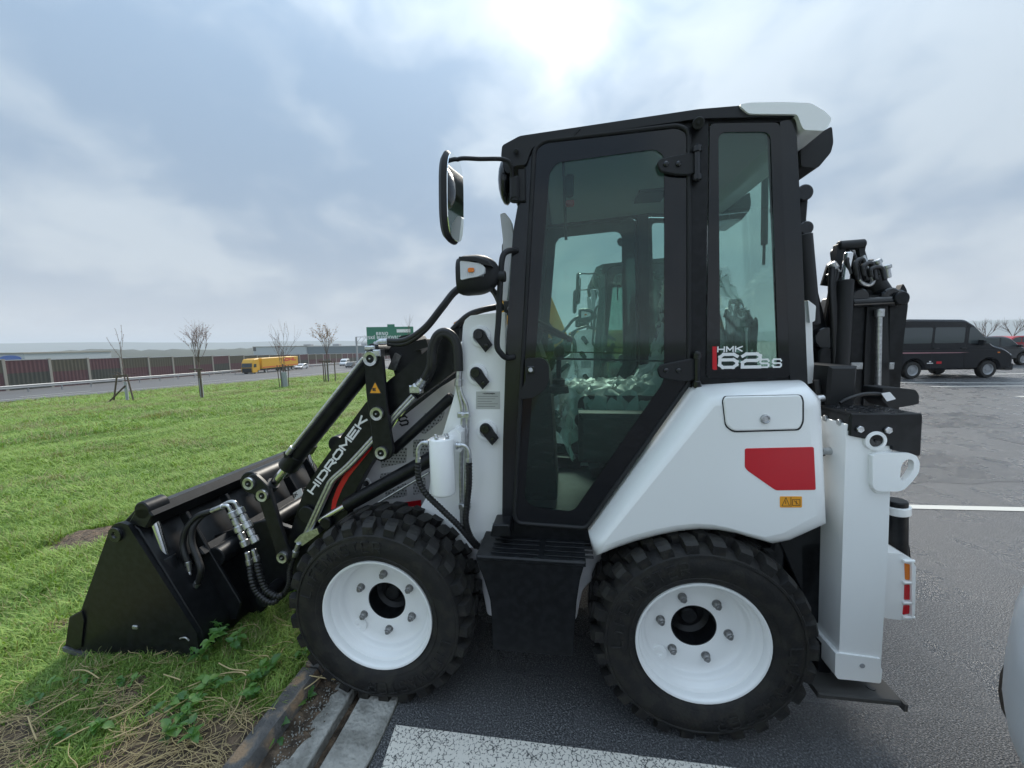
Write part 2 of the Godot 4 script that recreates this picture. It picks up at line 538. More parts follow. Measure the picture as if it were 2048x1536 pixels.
func dots() -> ImageTexture:
	var im := Image.create(64, 64, false, Image.FORMAT_RGB8)
	for y in 64:
		for x in 64:
			var d := Vector2(fposmod(x + (16 if (y / 32) % 2 else 0), 32) - 16, fposmod(y, 32) - 16).length()
			im.set_pixel(x, y, gray(0.42 if d < 8.5 else 1.0))
	return ImageTexture.create_from_image(im)

# ================================================================ scene
func _ready() -> void:
	rng.seed = 7
	cb = Basis.from_euler(Vector3(deg_to_rad(-6.15), deg_to_rad(YAW), deg_to_rad(-0.8)))
	var cam := Camera3D.new()
	cam.name = "camera"
	cam.transform = Transform3D(cb, CAM)
	cam.fov = rad_to_deg(2.0 * atan(768.0 / F))
	cam.near = 0.05
	cam.far = 9000.0
	add_child(cam)
	cam.current = true
	var env := Environment.new()
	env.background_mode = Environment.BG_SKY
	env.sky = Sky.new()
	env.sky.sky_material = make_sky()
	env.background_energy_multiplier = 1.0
	env.tonemap_mode = Environment.TONE_MAPPER_LINEAR
	env.tonemap_exposure = 3.3
	env.sdfgi_enabled = true
	env.ssao_enabled = true
	env.ssil_enabled = true
	env.fog_enabled = true
	env.fog_density = 0.0004
	env.fog_light_color = Color(0.86, 0.895, 0.93)
	var we := WorldEnvironment.new()
	we.name = "daylight"
	we.environment = env
	add_child(we)
	var sun := DirectionalLight3D.new()
	sun.name = "sun"
	var d := ray(1150, 30).normalized()
	sun.basis = Basis.looking_at(-d, Vector3.UP)
	sun.light_energy = 0.5
	sun.light_angular_distance = 20.0
	sun.light_color = Color(1.0, 0.97, 0.92)
	sun.shadow_enabled = true
	add_child(sun)
	materials()
	setting()
	vegetation()
	background()
	machine()
	neighbours()

func make_sky() -> PanoramaSkyMaterial:
	var w := 2048
	var h := 1024
	var a := FastNoiseLite.new()
	a.seed = 5
	a.frequency = 0.75
	a.fractal_octaves = 7
	a.fractal_gain = 0.52
	var b := FastNoiseLite.new()
	b.seed = 19
	b.frequency = 0.2
	b.fractal_octaves = 3
	var c := FastNoiseLite.new()
	c.seed = 41
	c.frequency = 0.9
	c.fractal_octaves = 4
	var sd := ray(1150, 30).normalized()
	var im := Image.create(w, h, false, Image.FORMAT_RGBF)
	im.fill(Color(0.20, 0.21, 0.22))
	for y in h / 2 + 2:
		var el := PI / 2 - PI * (y + 0.5) / h
		var sy := sin(el)
		for x in w:
			var az := TAU * (x + 0.5) / w
			var dir := Vector3(sin(az) * cos(el), sy, -cos(az) * cos(el))
			var k := 1.0 / (maxf(sy, 0.0) + 0.42)
			var p := Vector3(dir.x * k * 2.3, dir.z * k * 2.3, 0.0)
			p += Vector3(c.get_noise_2d(p.x, p.y), c.get_noise_2d(p.x + 9.1, p.y), 0) * 0.22
			var n := a.get_noise_2d(p.x, p.y) + 0.75 * b.get_noise_2d(p.x, p.y)
			n = clampf(0.46 + n * 1.05, 0.0, 1.0)
			n = n * n * (3.0 - 2.0 * n)
			var col := Vector3(0.094, 0.130, 0.176).lerp(Vector3(0.168, 0.198, 0.228), n)
			var hz := pow(1.0 - clampf(sy * 1.15, 0, 1), 5.0)
			col = col.lerp(Vector3(0.222, 0.228, 0.236), hz * 0.85)
			var s := maxf(dir.dot(sd), 0.0)
			col += Vector3(1, 1, 0.97) * (0.17 * pow(s, 240.0) * (0.6 + 0.8 * n) + 0.045 * pow(s, 12.0) * (0.5 + 0.5 * n))
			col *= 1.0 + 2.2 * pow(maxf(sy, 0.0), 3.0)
			im.set_pixel(x, y, Color(col.x, col.y, col.z))
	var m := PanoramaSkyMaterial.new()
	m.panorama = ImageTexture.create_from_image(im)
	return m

# ---------------------------------------------------------------- ground, kerb, lot
const KX := -1.16        # back of the kerb
var gn := FastNoiseLite.new()
func road_edge(zc: float) -> float:
	var t := [[-40, -58.0], [20, -54.0], [38, -50.5], [59, -42.0], [78, -35.5], [110, -29.0], [200, -25.0], [700, -24.0]]
	for k in t.size() - 1:
		if zc <= t[k + 1][0]:
			return lerpf(t[k][1], t[k + 1][1], clampf((zc - t[k][0]) / float(t[k + 1][0] - t[k][0]), 0, 1))
	return -24.0
func road_y(zc: float) -> float:
	return -2.85 - 0.02 * clampf(zc, -40, 320)
func grass_y(x: float, z: float) -> float:
	var c := to_c(Vector3(x, 0, z))
	var s := KX - x
	var pl := 0.055 * c.x - 0.03 * maxf(c.y, -20) + 0.03
	var y := lerpf(0.045, pl, smoothstep(0.0, 2.6, s))
	y += gn.get_noise_2d(x * 14, z * 14) * 0.035 * clampf(s * 1.2, 0, 1) + gn.get_noise_2d(x * 1.3, z * 1.3) * 0.12 * clampf(s / 8, 0, 1)
	var e := c.x - road_edge(c.y)
	var r := road_y(c.y)
	if e < 0.0: return r - 0.05 - minf(-e, 4.0) * 0.2
	return lerpf(r - 0.03, y, smoothstep(0.0, 9.0, e))
func setting() -> void:
	gn.seed = 3
	gn.frequency = 0.12
	gn.fractal_octaves = 3
	# the turf slope
	var xs := PackedFloat32Array()
	var x := 0.0
	while x < 150.0:
		xs.append(KX - x)
		x += 0.05 + x * 0.045
	var zs := PackedFloat32Array()
	var z := 0.0
	while z < 330.0:
		zs.append(-1.5 - z)
		z += 0.07 + z * 0.045
	var za := PackedFloat32Array()
	z = 0.07
	while z < 60.0:
		za.append(-1.5 + z)
		z += 0.07 + z * 0.06
	za.reverse()
	za.append_array(zs)
	var mb := MB.new()
	var rows := []
	for zz in za:
		var row := PackedVector3Array()
		for xx in xs:
			row.append(Vector3(xx, grass_y(xx, zz), zz))
		rows.append(row)
	mb.grid(rows)
	struct(mb, "grass_slope", M.turf_ground, "grassy bank falling away from the kerb to the motorway")
	# lot
	mb = MB.new()
	mb.quad(Vector3(-0.69, 0, 40), Vector3(170, 0, 40), Vector3(170, 0, -190), Vector3(-0.69, 0, -190))
	struct(mb, "parking_lot", M.asphalt, "dark damp asphalt of the parking area")
	# soil under the kerb strips
	mb = MB.new()
	mb.quad(Vector3(-1.3, -0.05, 20), Vector3(-0.60, -0.05, 20), Vector3(-0.60, -0.05, -60), Vector3(-1.3, -0.05, -60))
	struct(mb, "kerb_bed", M.soil, "dark earth bed under the kerb and gutter stones")
	# gutter slabs, two rows, and kerb stones
	var g := Node3D.new()
	g.name = "gutter"
	add_child(g)
	tag(g, "two rows of flat concrete gutter slabs along the asphalt edge", "", "", "structure")
	var kerb := Node3D.new()
	kerb.name = "kerb"
	add_child(kerb)
	tag(kerb, "raised weathered kerb stones between gutter and grass", "", "", "structure")
	for k in 34:
		var z0 := 1.35 - k * 0.80
		for row in [[-0.695, -0.868, 0.006], [-0.915, -1.075, -0.004]]:
			var b := MB.new()
			var p := PackedVector2Array()
			var wob := rng.randf_range(-0.004, 0.004)
			for q in [Vector2(row[0], z0), Vector2(row[0], z0 - 0.792), Vector2(row[1] + wob, z0 - 0.792), Vector2(row[1] + wob, z0)]:
				p.append(Vector2(q.x, -q.y))
			# chipped inner edge
			p = MB.ccw(p)
			var chip := PackedVector2Array()
			for q in p.size():
				var a := p[q]; var c := p[(q + 1) % p.size()]
				chip.append(a)
				if absf(a.x - c.x) < 0.02:
					for i in range(1, 10):
						var t := i / 10.0
						chip.append(a.lerp(c, t) + Vector2(signf((row[0] + row[1]) / 2 - a.x) * absf(rng.randfn(0, 0.0022)), 0))
			b.x = Transform3D(Basis(Vector3.RIGHT, -PI / 2), Vector3(0, row[2] + rng.randf_range(-0.002, 0.002), 0))
			b.prism(chip, 0.0, 0.1, 0.004)
			part(b, "gutter_slab", M.concrete, g)
	for k in 28:
		var z0 := 1.55 - k * 1.0
		var b := MB.new()
		var prof := PackedVector2Array([Vector2(-1.165, -0.1), Vector2(-1.078, -0.1), Vector2(-1.078, 0.045), Vector2(-1.092, 0.068), Vector2(-1.160, 0.070), Vector2(-1.165, 0.065)])
		b.prism(prof, z0, 0.992, 0.006)
		part(b, "kerb_stone", M.kerb_concrete, kerb, )
		kerb.get_child(-1).position.y = rng.randf_range(-0.008, 0.004)
	# painted lines
	var m2 := MB.new()
	var a := py(782, 1460, 0.004); var b2 := py(755, 1536, 0.004)
	var zt := -1.292; var zl := -1.105
	m2.quad(Vector3(-0.64, 0.004, zl), Vector3(1.9, 0.004, zl), Vector3(1.9, 0.004, zt), Vector3(-0.66, 0.004, zt))
	struct(m2, "painted_line", M.road_paint, "broad worn white line of cracked paint beside the machine")
	for l in [[py(1640, 1009, .004), py(2300, 1024, .004), 0.085], [py(1700, 1012, .004), py(1500, 1008, .004), .085], [py(1800, 765, .004), py(2300, 767, .004), .14], [py(1862, 773, .004), py(2300, 770, .004), .14], [py(2034, 793, .004), py(2300, 790, .004), .14], [py(1800, 752, .004), py(2300, 742, .004), .14]]:
		var mm := MB.new()
		var p0: Vector3 = l[0]; var p1: Vector3 = l[1]
		var sd: Vector3 = (p1 - p0).normalized().cross(Vector3.UP) * l[2] / 2
		mm.quad(p0 + sd, p1 + sd, p1 - sd, p0 - sd)
		struct(mm, "parking_line", M.road_line, "thin white parking bay line on the asphalt")
	# old repairs and wet patches in the asphalt
	for q in [[3.6, -5.2, 1.5, 0.9, 1], [5.6, -8.0, 2.6, 0.8, 2], [8.5, -6.2, 2.2, 1.2, 4]]:
		var pm := MB.new()
		var pr := PackedVector2Array()
		for k in 26:
			var an := TAU * k / 26
			var rr := 1.0 + 0.35 * gn.get_noise_2d(cos(an) * 14 + q[4] * 40, sin(an) * 14)
			pr.append(Vector2(q[0] + cos(an) * q[2] * rr, q[1] + sin(an) * q[3] * rr))
		var ti := Geometry2D.triangulate_polygon(pr)
		for k in range(0, ti.size(), 3):
			pm.tri_n(Vector3(pr[ti[k]].x, 0.002, pr[ti[k]].y), Vector3(pr[ti[k + 1]].x, 0.002, pr[ti[k + 1]].y), Vector3(pr[ti[k + 2]].x, 0.002, pr[ti[k + 2]].y), Vector3.UP, Vector3.UP, Vector3.UP)
		struct(pm, "damp_patch", M.damp_asphalt, "darker damp patch on the asphalt")
	# motorway
	mb = MB.new()
	var rr := []
	for k in 70:
		var zc := -30.0 + k * 6.0
		rr.append(PackedVector3Array([cw(-72, road_y(zc), zc), cw(road_edge(zc) + 0.6, road_y(zc), zc)]))
	mb.grid(rr)
	struct(mb, "motorway", M.road_asphalt, "grey motorway carriageway below the grass bank")
	for off in [[0.0, 1], [3.8, 2]]:
		mb = MB.new()
		for k in 68:
			if off[1] == 2 and k % 3: continue
			var zc := -30.0 + k * 6.0
			var zd: float = zc + 6.0
			var f := func(q: float) -> float: return lerpf(road_edge(q), -60.0, 0.22 + 0.25 * (off[1] - 1))
			mb.quad(cw(f.call(zc) + .12, road_y(zc) + .02, zc), cw(f.call(zd) + .12, road_y(zd) + .02, zd), cw(f.call(zd) - .12, road_y(zd) + .02, zd), cw(f.call(zc) - .12, road_y(zc) + .02, zc))
		struct(mb, "lane_marking", M.road_line, "white edge line painted on the motorway" if off[1] == 1 else "broken white lane line painted on the motorway")
	# far land
	mb = MB.new()
	mb.lathe([Vector2(0, 0), Vector2(6000, 0)], Vector3(0, -10.5, 0), Vector3.UP, 48)
	struct(mb, "fields", M.field, "flat farmland reaching to the horizon")
	var hn := FastNoiseLite.new()
	hn.seed = 12
	hn.frequency = 0.012
	hn.fractal_octaves = 4
	for ly in [[430.0, 9.0, 2.6, 0.0, "wood_far", "tree_line", "dark distant tree line under the hills"], [3000.0, 44.0, 12.0, 55.0, "hill", "hills", "low blue hills along the horizon"]]:
		mb = MB.new()
		var r2 := []
		for lev in 4:
			var row := PackedVector3Array()
			for k in 241:
				var an := deg_to_rad(-75 + k * 150.0 / 240)
				var hgt: float = ly[1] + ly[2] * hn.get_noise_2d(k * (6.0 if ly[3] == 0.0 else 2.0), ly[0]) * 1.6 + ly[3] * smoothstep(0.15, 1.0, an) * 0.9
				if ly[3] == 0.0: hgt += rng.randf_range(-0.8, 1.2)
				var rad: float = ly[0] + lev * 120.0
				row.append(cw(sin(an) * rad, -10.5 + maxf(hgt, 1.0) * [0.0, 0.85, 1.0, 0.1][lev], cos(an) * rad))
			r2.append(row)
		mb.grid(r2)
		struct(mb, ly[5], M[ly[4]], ly[6])

# ---------------------------------------------------------------- grass, weeds, straw
func blade_mesh(n: int, h: float, w: float, spread: float, sd: int, tones: Array) -> ArrayMesh:
	var r := RandomNumberGenerator.new()
	r.seed = sd
	var mb := MB.new()
	mb.use_col = true
	for k in n:
		var a := r.randf() * TAU
		var o := Vector3(r.randfn(0, spread), -0.008, r.randfn(0, spread))
		var d := Vector3(cos(a), 0, sin(a))
		var s := Vector3(-sin(a), 0, cos(a)) * w * r.randf_range(0.6, 1.2)
		var hh := h * r.randf_range(0.55, 1.2)
		var lean := hh * r.randf_range(0.15, 0.9)
		var p1 := o + Vector3.UP * hh * 0.6 + d * lean * 0.3
		var p2 := o + Vector3.UP * hh * r.randf_range(0.75, 1.0) + d * lean
		mb.tint = tones[r.randi() % tones.size()]
		mb.quad(o - s, o + s, p1 + s * 0.8, p1 - s * 0.8)
		mb.tri(p1 - s * 0.8, p1 + s * 0.8, p2)
	return commit(mb)
func scatter(called: String, label: String, mesh: Mesh, ts: Array, mat_: Material, cat := "grass") -> void:
	var mm := MultiMesh.new()
	mm.transform_format = MultiMesh.TRANSFORM_3D
	mm.mesh = mesh
	mm.instance_count = ts.size()
	for k in ts.size():
		mm.set_instance_transform(k, ts[k])
	var o := MultiMeshInstance3D.new()
	o.name = numbered(called)
	o.multimesh = mm
	o.material_override = mat_
	add_child(o)
	tag(o, label, cat, "", "stuff")
var bare := FastNoiseLite.new()
func bareness(p: Vector3) -> float:     # bare soil and straw along the kerb
	var s := KX - p.x
	var b := bare.get_noise_2d(p.x * 10, p.z * 10)
	var near := clampf(1.15 - s / 2.3, 0, 1) * smoothstep(-1.55, -1.15, p.z)
	return b * 1.1 + near * 0.95 - 0.22
func vegetation() -> void:
	mole = py(188, 1042, -0.14)
	mole.y = grass_y(mole.x, mole.z)
	bare.seed = 77
	bare.frequency = 0.16
	bare.fractal_octaves = 3
	var green := [Color(0.16, 0.27, 0.045), Color(0.20, 0.31, 0.06), Color(0.17, 0.28, 0.05), Color(0.24, 0.33, 0.08), Color(0.13, 0.24, 0.04), Color(0.36, 0.34, 0.14)]
	var pale := [Color(0.30, 0.26, 0.13), Color(0.24, 0.22, 0.10), Color(0.16, 0.18, 0.06), Color(0.36, 0.30, 0.17)]
	var light := [Color(0.26, 0.37, 0.08), Color(0.30, 0.40, 0.09), Color(0.22, 0.34, 0.065)]
	var kinds := [
		["grass", "short mown green grass on the bank", blade_mesh(9, 0.062, 0.0018, 0.018, 1, green), []],
		["light_grass", "lighter yellow-green grass tufts on the bank", blade_mesh(9, 0.075, 0.002, 0.02, 2, light), []],
		["dry_grass", "pale dry grass tufts on the bank", blade_mesh(8, 0.085, 0.0016, 0.022, 3, pale), []]]
	var n1 := FastNoiseLite.new()
	n1.seed = 9
	n1.frequency = 0.5
	n1.fractal_octaves = 3
	# distance bands: [from, to, tufts, size]
	for band in [[0.7, 3.2, 30000, 1.0], [3.2, 7.0, 38000, 1.7], [7.0, 16.0, 46000, 3.0], [16.0, 40.0, 52000, 5.5], [40.0, 85.0, 26000, 9.0]]:
		for k in band[2]:
			var r := sqrt(lerpf(band[0] * band[0], band[1] * band[1], rng.randf()))
			var an := deg_to_rad(rng.randf_range(-62, 8))
			var p := cw(sin(an) * r, 0, cos(an) * r)
			if p.x > KX - 0.01: continue
			var c := to_c(p)
			if c.x < road_edge(c.y) + 0.3: continue
			p.y = grass_y(p.x, p.z)
			if rng.randf() < bareness(p) * 1.7: continue
			if p.distance_to(mole) < 0.34 + 0.1 * n1.get_noise_2d(p.x * 5, p.z * 5): continue
			var t := n1.get_noise_2d(p.x * 0.9, p.z * 0.9) + 0.5 * n1.get_noise_2d(p.x * 0.12, p.z * 0.12)
			var dry := n1.get_noise_2d(p.x * 0.6 + 50, p.z * 0.6) + clampf((r - 10) / 60, 0, 0.35)
			var kind := 0
			if rng.randf() < 0.03 + clampf(dry * 0.8 - 0.22, 0, 0.6): kind = 2
			elif rng.randf() < 0.38 + 0.55 * t: kind = 1
			var s: float = band[3] * rng.randf_range(0.65, 1.25)
			var hs: float = s * 0.68 if band[3] < 2 else s * 0.40
			if kind == 2: hs *= 1.25
			var bs := Basis(Vector3.UP, rng.randf() * TAU).scaled(Vector3(s, hs, s))
			kinds[kind][3].append(Transform3D(bs, p))
	for kd in kinds:
		scatter(kd[0], kd[1], kd[2], kd[3], M.blade)
	# molehill
	var mb := MB.new()
	var rows := []
	for i in 14:
		var row := PackedVector3Array()
		for j in 40:
			var a := TAU * j / 40
			var rr := i / 13.0 * (0.36 + 0.06 * n1.get_noise_2d(cos(a) * 3, sin(a) * 3))
			var p := mole + Vector3(cos(a) * rr * 1.25, 0, sin(a) * rr)
			p.y = grass_y(p.x, p.z) + 0.05 * pow(cos(i / 13.0 * PI / 2), 1.2) + 0.022 * n1.get_noise_2d(p.x * 26, p.z * 26) - 0.004
			row.append(p)
		rows.append(row)
	mb.grid(rows, true)
	tag(part(mb, numbered("molehill"), M.soil, self), "low brown heap of loose earth in the grass", "molehill")
	# bare earth showing between the tufts
	var eb := MB.new()
	for i in 110:
		for j in 75:
			var q := Vector3(KX - 0.005 - i * 0.022, 0, -0.55 - j * 0.02)
			if bareness(q + Vector3(-.011, 0, -.01)) < 0.30: continue
			var a4 := []
			for o in [Vector3(0, 0, 0), Vector3(-.022, 0, 0), Vector3(-.022, 0, -.02), Vector3(0, 0, -.02)]:
				var r := q + o as Vector3
				r.y = grass_y(r.x, r.z) + 0.005 + 0.006 * n1.get_noise_2d(r.x * 60, r.z * 60)
				a4.append(r)
			eb.quad(a4[3], a4[2], a4[1], a4[0])
	tag(part(eb, numbered("bare_soil"), M.soil, self), "bare brown soil showing between grass and straw by the kerb", "soil", "", "stuff")
	# straw and dead stems lying by the kerb
	var sm := MB.new()
	var path := spline([Vector3(-0.06, 0, 0), Vector3(-0.02, 0.006, 0.006), Vector3(0.025, 0.005, -0.004), Vector3(0.06, 0, 0.004)], 3)
	sm.tube(path, 0.0011, 4)
	var straw := commit(sm)
	var ts := []
	for k in 9000:
		var p := Vector3(KX - rng.randf_range(0.02, 2.3), 0, rng.randf_range(-1.75, -0.6))
		if rng.randf() > clampf(bareness(p) * 1.1, 0.05, 0.7): continue
		p.y = grass_y(p.x, p.z) + rng.randf_range(0.0, 0.03)
		var s := rng.randf_range(0.35, 1.3)
		var b := Basis.from_euler(Vector3(rng.randfn(0, 0.2), rng.randfn(0.5, 0.9), rng.randfn(0, 0.22))).scaled(Vector3(s, s, s))
		ts.append(Transform3D(b, p))
	scatter("dead_straw", "pale dead straw lying on bare soil beside the kerb", straw, ts, M.straw, "straw")
	# soil and grit washed onto the second gutter row
	var sr := []
	for i in 60:
		var row := PackedVector3Array()
		for j in 14:
			var q := Vector3(lerpf(-1.08, -0.93, j / 13.0), 0, -0.75 - i * 0.016)
			q.y = 0.010 * n1.get_noise_2d(q.x * 22, q.z * 12) + 0.006 * n1.get_noise_2d(q.x * 90, q.z * 90) + 0.012 * clampf((-1.0 - q.x) / 0.08, -1, 1) - 0.002
			row.append(q)
		sr.append(row)
	var sb := MB.new()
	sb.grid(sr)
	tag(part(sb, numbered("washed_soil"), M.soil, self), "dark soil and grit washed onto the gutter slabs under the kerb", "soil", "", "stuff")
	var st2 := MB.new()
	st2.ball(Vector3.ZERO, Vector3(1, 0.7, 0.85), 6)
	var gs := []
	for k in 700:
		var q := Vector3(-1.03 + rng.randfn(0, 0.035), 0.006, rng.randf_range(-1.65, -0.8))
		if q.x < -1.075 or q.x > -0.93: continue
		var s := rng.randf_range(0.0012, 0.0045)
		gs.append(Transform3D(Basis.from_euler(Vector3(rng.randf() * 6, rng.randf() * 6, 0)).scaled(Vector3(s, s, s)), q))
	for k in 500:
		var q := Vector3(rng.randf_range(-0.66, 2.6), 0.001, rng.randf_range(-1.9, -0.8))
		var s := rng.randf_range(0.0008, 0.0022)
		gs.append(Transform3D(Basis.from_euler(Vector3(rng.randf() * 6, rng.randf() * 6, 0)).scaled(Vector3(s, s, s)), q))
	scatter("grit", "small pale grit scattered on the gutter and asphalt", commit(st2), gs, M.concrete, "grit")
	# a few long stems one can tell apart
	for l in [[[60, 1458], [110, 1430], [160, 1405]], [[112, 1515], [170, 1478], [260, 1440], [330, 1395]], [[230, 1500], [300, 1470], [400, 1415]], [[148, 1350], [175, 1358], [200, 1372]], [[58, 1445], [66, 1470], [76, 1495]], [[455, 1480], [480, 1440], [495, 1385], [480, 1372], [440, 1376], [380, 1400]], [[330, 1368], [350, 1377], [364, 1384]], [[620, 1370], [645, 1374], [672, 1378]], [[610, 1398], [632, 1382], [655, 1360]], [[440, 1350], [455, 1360], [470, 1366], [500, 1370]]]:
		var pts := []
		for q in l:
			var p := py(q[0], q[1], 0.02)
			p.y = (grass_y(p.x, p.z) if p.x < KX else 0.02) + 0.045
			pts.append(p)
		var b := MB.new()
		b.tube(spline(pts, 6), 0.0026, 6)
		tag(part(b, numbered("dead_stem"), M.straw, self), "long pale dead stem lying on the ground by the kerb", "stem", "dead stems by the kerb")
	# leafy weeds
	var leaf := MB.new()
	var lr := []
	for i in 7:
		var t := i / 6.0
		var row := PackedVector3Array()
		var ww := 0.30 * sin(PI * pow(t, 0.7)) * (1.0 + 0.18 * (i % 2)) + 0.004
		for j in 5:
			var s := (j - 2) / 2.0
			row.append(Vector3(s * ww, 0.10 * absf(s) * ww * 3 - 0.35 * t * t + 0.12 * t, t))
		lr.append(row)
	leaf.grid(lr)
	var leafm := commit(leaf)
	for w in [[415, 1330, 0.13, 22], [440, 1300, 0.15, 24], [470, 1318, 0.12, 18], [520, 1385, 0.11, 18], [545, 1370, 0.10, 16], [500, 1425, 0.07, 12], [420, 1400, 0.08, 12], [390, 1430, 0.09, 16], [370, 1470, 0.10, 18], [330, 1505, 0.10, 16], [400, 1500, 0.09, 16], [230, 1465, 0.08, 14], [560, 1490, 0.06, 8], [620, 1405, 0.05, 7], [250, 1390, 0.06, 10], [130, 1500, 0.06, 10], [600, 1340, 0.05, 8], [355, 1450, 0.08, 12], [180, 1375, 0.05, 8], [90, 1400, 0.06, 9]]:
		var p := py(w[0], w[1], 0.0)
		p.y = grass_y(p.x, p.z) if p.x < KX else 0.0
		var t := thing("weed", "low leafy green weed growing among straw by the kerb", "weed", p, 0.0, "leafy weeds by the kerb")
		var st := MB.new()
		var tops := []
		for k in 3:
			var tip := Vector3(rng.randfn(0, 0.03), w[2] * rng.randf_range(0.7, 1.0), rng.randfn(0, 0.03))
			tops.append(tip)
			st.tube(spline([Vector3(0, -0.01, 0), tip * 0.5 + Vector3(rng.randfn(0, .006), 0, rng.randfn(0, .006)), tip], 4), 0.0016, 5)
		part(st, "stem", M.leaf, t)
		for k in w[3]:
			var tip: Vector3 = tops[k % 3]
			var f := rng.randf_range(0.25, 1.0)
			var at := tip * f
			var s := rng.randf_range(0.022, 0.048)
			var yaw: float = k * 2.4 + rng.randf()
			place(leafm, "leaf", [M.leaf, M.leaf_light, M.leaf_dark][(k * 7 + int(w[0])) % 3], t, Transform3D(Basis.from_euler(Vector3(rng.randf_range(-0.7, 0.25), yaw, rng.randfn(0, .25))).scaled(Vector3(s, s, s)), at))
var mole := Vector3.ZERO

# ---------------------------------------------------------------- motorway furniture, vehicles, trees, buildings
func background() -> void:
	var maroon := mat("maroon_panel", lin(0.075, 0.028, 0.032), 0.9)
	var olive := mat("olive_panel", lin(0.062, 0.056, 0.034), 0.9)
	var green_d := mat("dark_green_panel", lin(0.036, 0.040, 0.030), 0.9)
	var post_m := mat("barrier_post", lin(0.26, 0.245, 0.21), 0.8)
	var galv := mat("galvanised", lin(0.34, 0.35, 0.36), 0.5, 0.4)
	# noise barrier along the far side of the motorway
	var bt := thing("noise_barrier", "long maroon and olive panelled noise barrier beyond the motorway", "noise barrier", cw(-66, road_y(60), 60))
	var inv := bt.transform.affine_inverse()
	var pb := MB.new()
	pb.box(Vector3.ZERO, Vector3(0.34, 4.15, 0.34), 0.02)
	var post_mesh := commit(pb)
	var pan := []
	for hh in [2.3, 1.7]:
		var q := MB.new()
		var rows := []
		for lev in [-0.5, 0.5]:
			var row := PackedVector3Array()
			for k in 41:
				row.append(Vector3(0.10 + 0.03 * (1 if (k / 2) % 2 else 0), lev * hh, -2.47 + 4.94 * k / 40.0))
			rows.append(row)
		q.grid(rows)
		q.box(Vector3(0, 0, 0), Vector3(0.18, hh - 0.01, 4.94), 0.01)
		pan.append(commit(q))
	var cap := MB.new()
	cap.box(Vector3.ZERO, Vector3(0.30, 0.10, 5.0), 0.01)
	var capm := commit(cap)
	for k in 64:
		var zc := 30.0 + k * 5.0
		var y := road_y(zc)
		var along := Basis(Vector3.UP, deg_to_rad(YAW))
		place(post_mesh, "post", post_m, bt, inv * Transform3D(along, cw(-66, y + 2.05, zc)))
		var zm := zc + 2.5
		var ym := road_y(zm)
		var flip := (k % 5 == 1) or (k % 7 == 4) or (k > 16 and k % 3 == 0)
		var hi: Material = maroon if flip else olive
		var lo: Material = green_d if flip and k % 2 else maroon
		if flip and not (k % 2): lo = green_d
		place(pan[1], "panel", hi, bt, inv * Transform3D(along, cw(-66, ym + 3.10, zm)))
		place(pan[0], "panel", lo, bt, inv * Transform3D(along, cw(-66, ym + 1.10, zm)))
		place(capm, "cap_rail", galv, bt, inv * Transform3D(along, cw(-66, ym + 4.0, zm)))
	# guardrail
	var gr := thing("guardrail", "grey steel guardrail on short posts in front of the noise barrier", "guardrail", cw(-60, road_y(50), 50))
	inv = gr.transform.affine_inverse()
	var rl := MB.new()
	var rows2 := []
	var prof := [Vector2(0, -0.16), Vector2(.05, -.12), Vector2(.05, -.05), Vector2(0.0, 0), Vector2(.05, .05), Vector2(.05, .12), Vector2(0, .16)]
	for k in 34:
		var zc := 26.0 + k * 6.0
		var row := PackedVector3Array()
		for q in prof:
			row.append(inv * cw(-60 + q.x, road_y(zc) + 0.75 + q.y * 1.3, zc))
		rows2.append(row)
	rl.grid(rows2)
	part(rl, "rail", galv, gr)
	var gp := MB.new()
	gp.box(Vector3.ZERO, Vector3(0.12, 0.95, 0.12), 0.01)
	var gpm := commit(gp)
	for k in 56:
		var zc := 26.0 + k * 3.6
		place(gpm, "post", galv, gr, inv * Transform3D(Basis.IDENTITY, cw(-60.15, road_y(zc) + 0.4, zc)))
	lorry()
	gantry()
	# minibus, cars on the road
	var white := mat("car_white", lin(0.62, 0.64, 0.66), 0.3)
	var dark := mat("car_dark", lin(0.03, 0.032, 0.035), 0.3)
	vehicle("minibus", "white minibus driving on the motorway under the green sign", "minibus", cw(-54.5, road_y(128), 128), deg_to_rad(YAW + 90 + 8), "bus", white, 1.0)
	vehicle("white_car", "white car driving behind the yellow lorry", "car", cw(-57.0, road_y(106), 106), deg_to_rad(YAW + 90), "car", white, 1.0)
	vehicle("dark_car", "dark estate car on the motorway near the bank", "car", cw(-46.0, road_y(112), 112), deg_to_rad(YAW + 90 + 8), "car", dark, 1.0)
	# lot vehicles on the right
	var black := mat("van_black", lin(0.012, 0.013, 0.016), 0.16)
	black.metallic_specular = 0.35
	var pvan := py(1978, 757, 0.0)
	vehicle("van", "black passenger van with a faint pink side stripe parked on the lot", "van", pvan + Vector3(-1.25, 0, 0), deg_to_rad(9.0), "van", black, 0.93, true)
	var red := mat("car_red", lin(0.35, 0.012, 0.02), 0.25)
	vehicle("red_car", "red hatchback parked far behind the black van", "car", cw(39.5, 0, 30.0), deg_to_rad(10), "car", red, 1.0)
	vehicle("dark_hatchback", "dark hatchback parked just behind the nose of the black van", "car", cw(24.6, 0, 19.4), deg_to_rad(10), "car", dark, 1.0, true)
	vehicle("white_hatchback", "white hatchback with red tail lamps behind the backhoe arm", "car", cw(18.6, 0, 22.5), deg_to_rad(60), "car", white, 1.0)
	# young trees with stakes on the bank
	tree(255, 800, 26.0, 4.1, 0, "slim bare young tree with a leaning support frame on the bank")
	tree(405, 796, 24.0, 4.3, 1, "bare young tree with a spreading reddish crown between two stakes")
	tree(570, 777, 31.0, 4.4, 2, "bare twin-stemmed young tree wrapped in pale sleeves")
	tree(657, 761, 36.0, 4.7, 3, "young tree with a few brown leaves between four stakes")
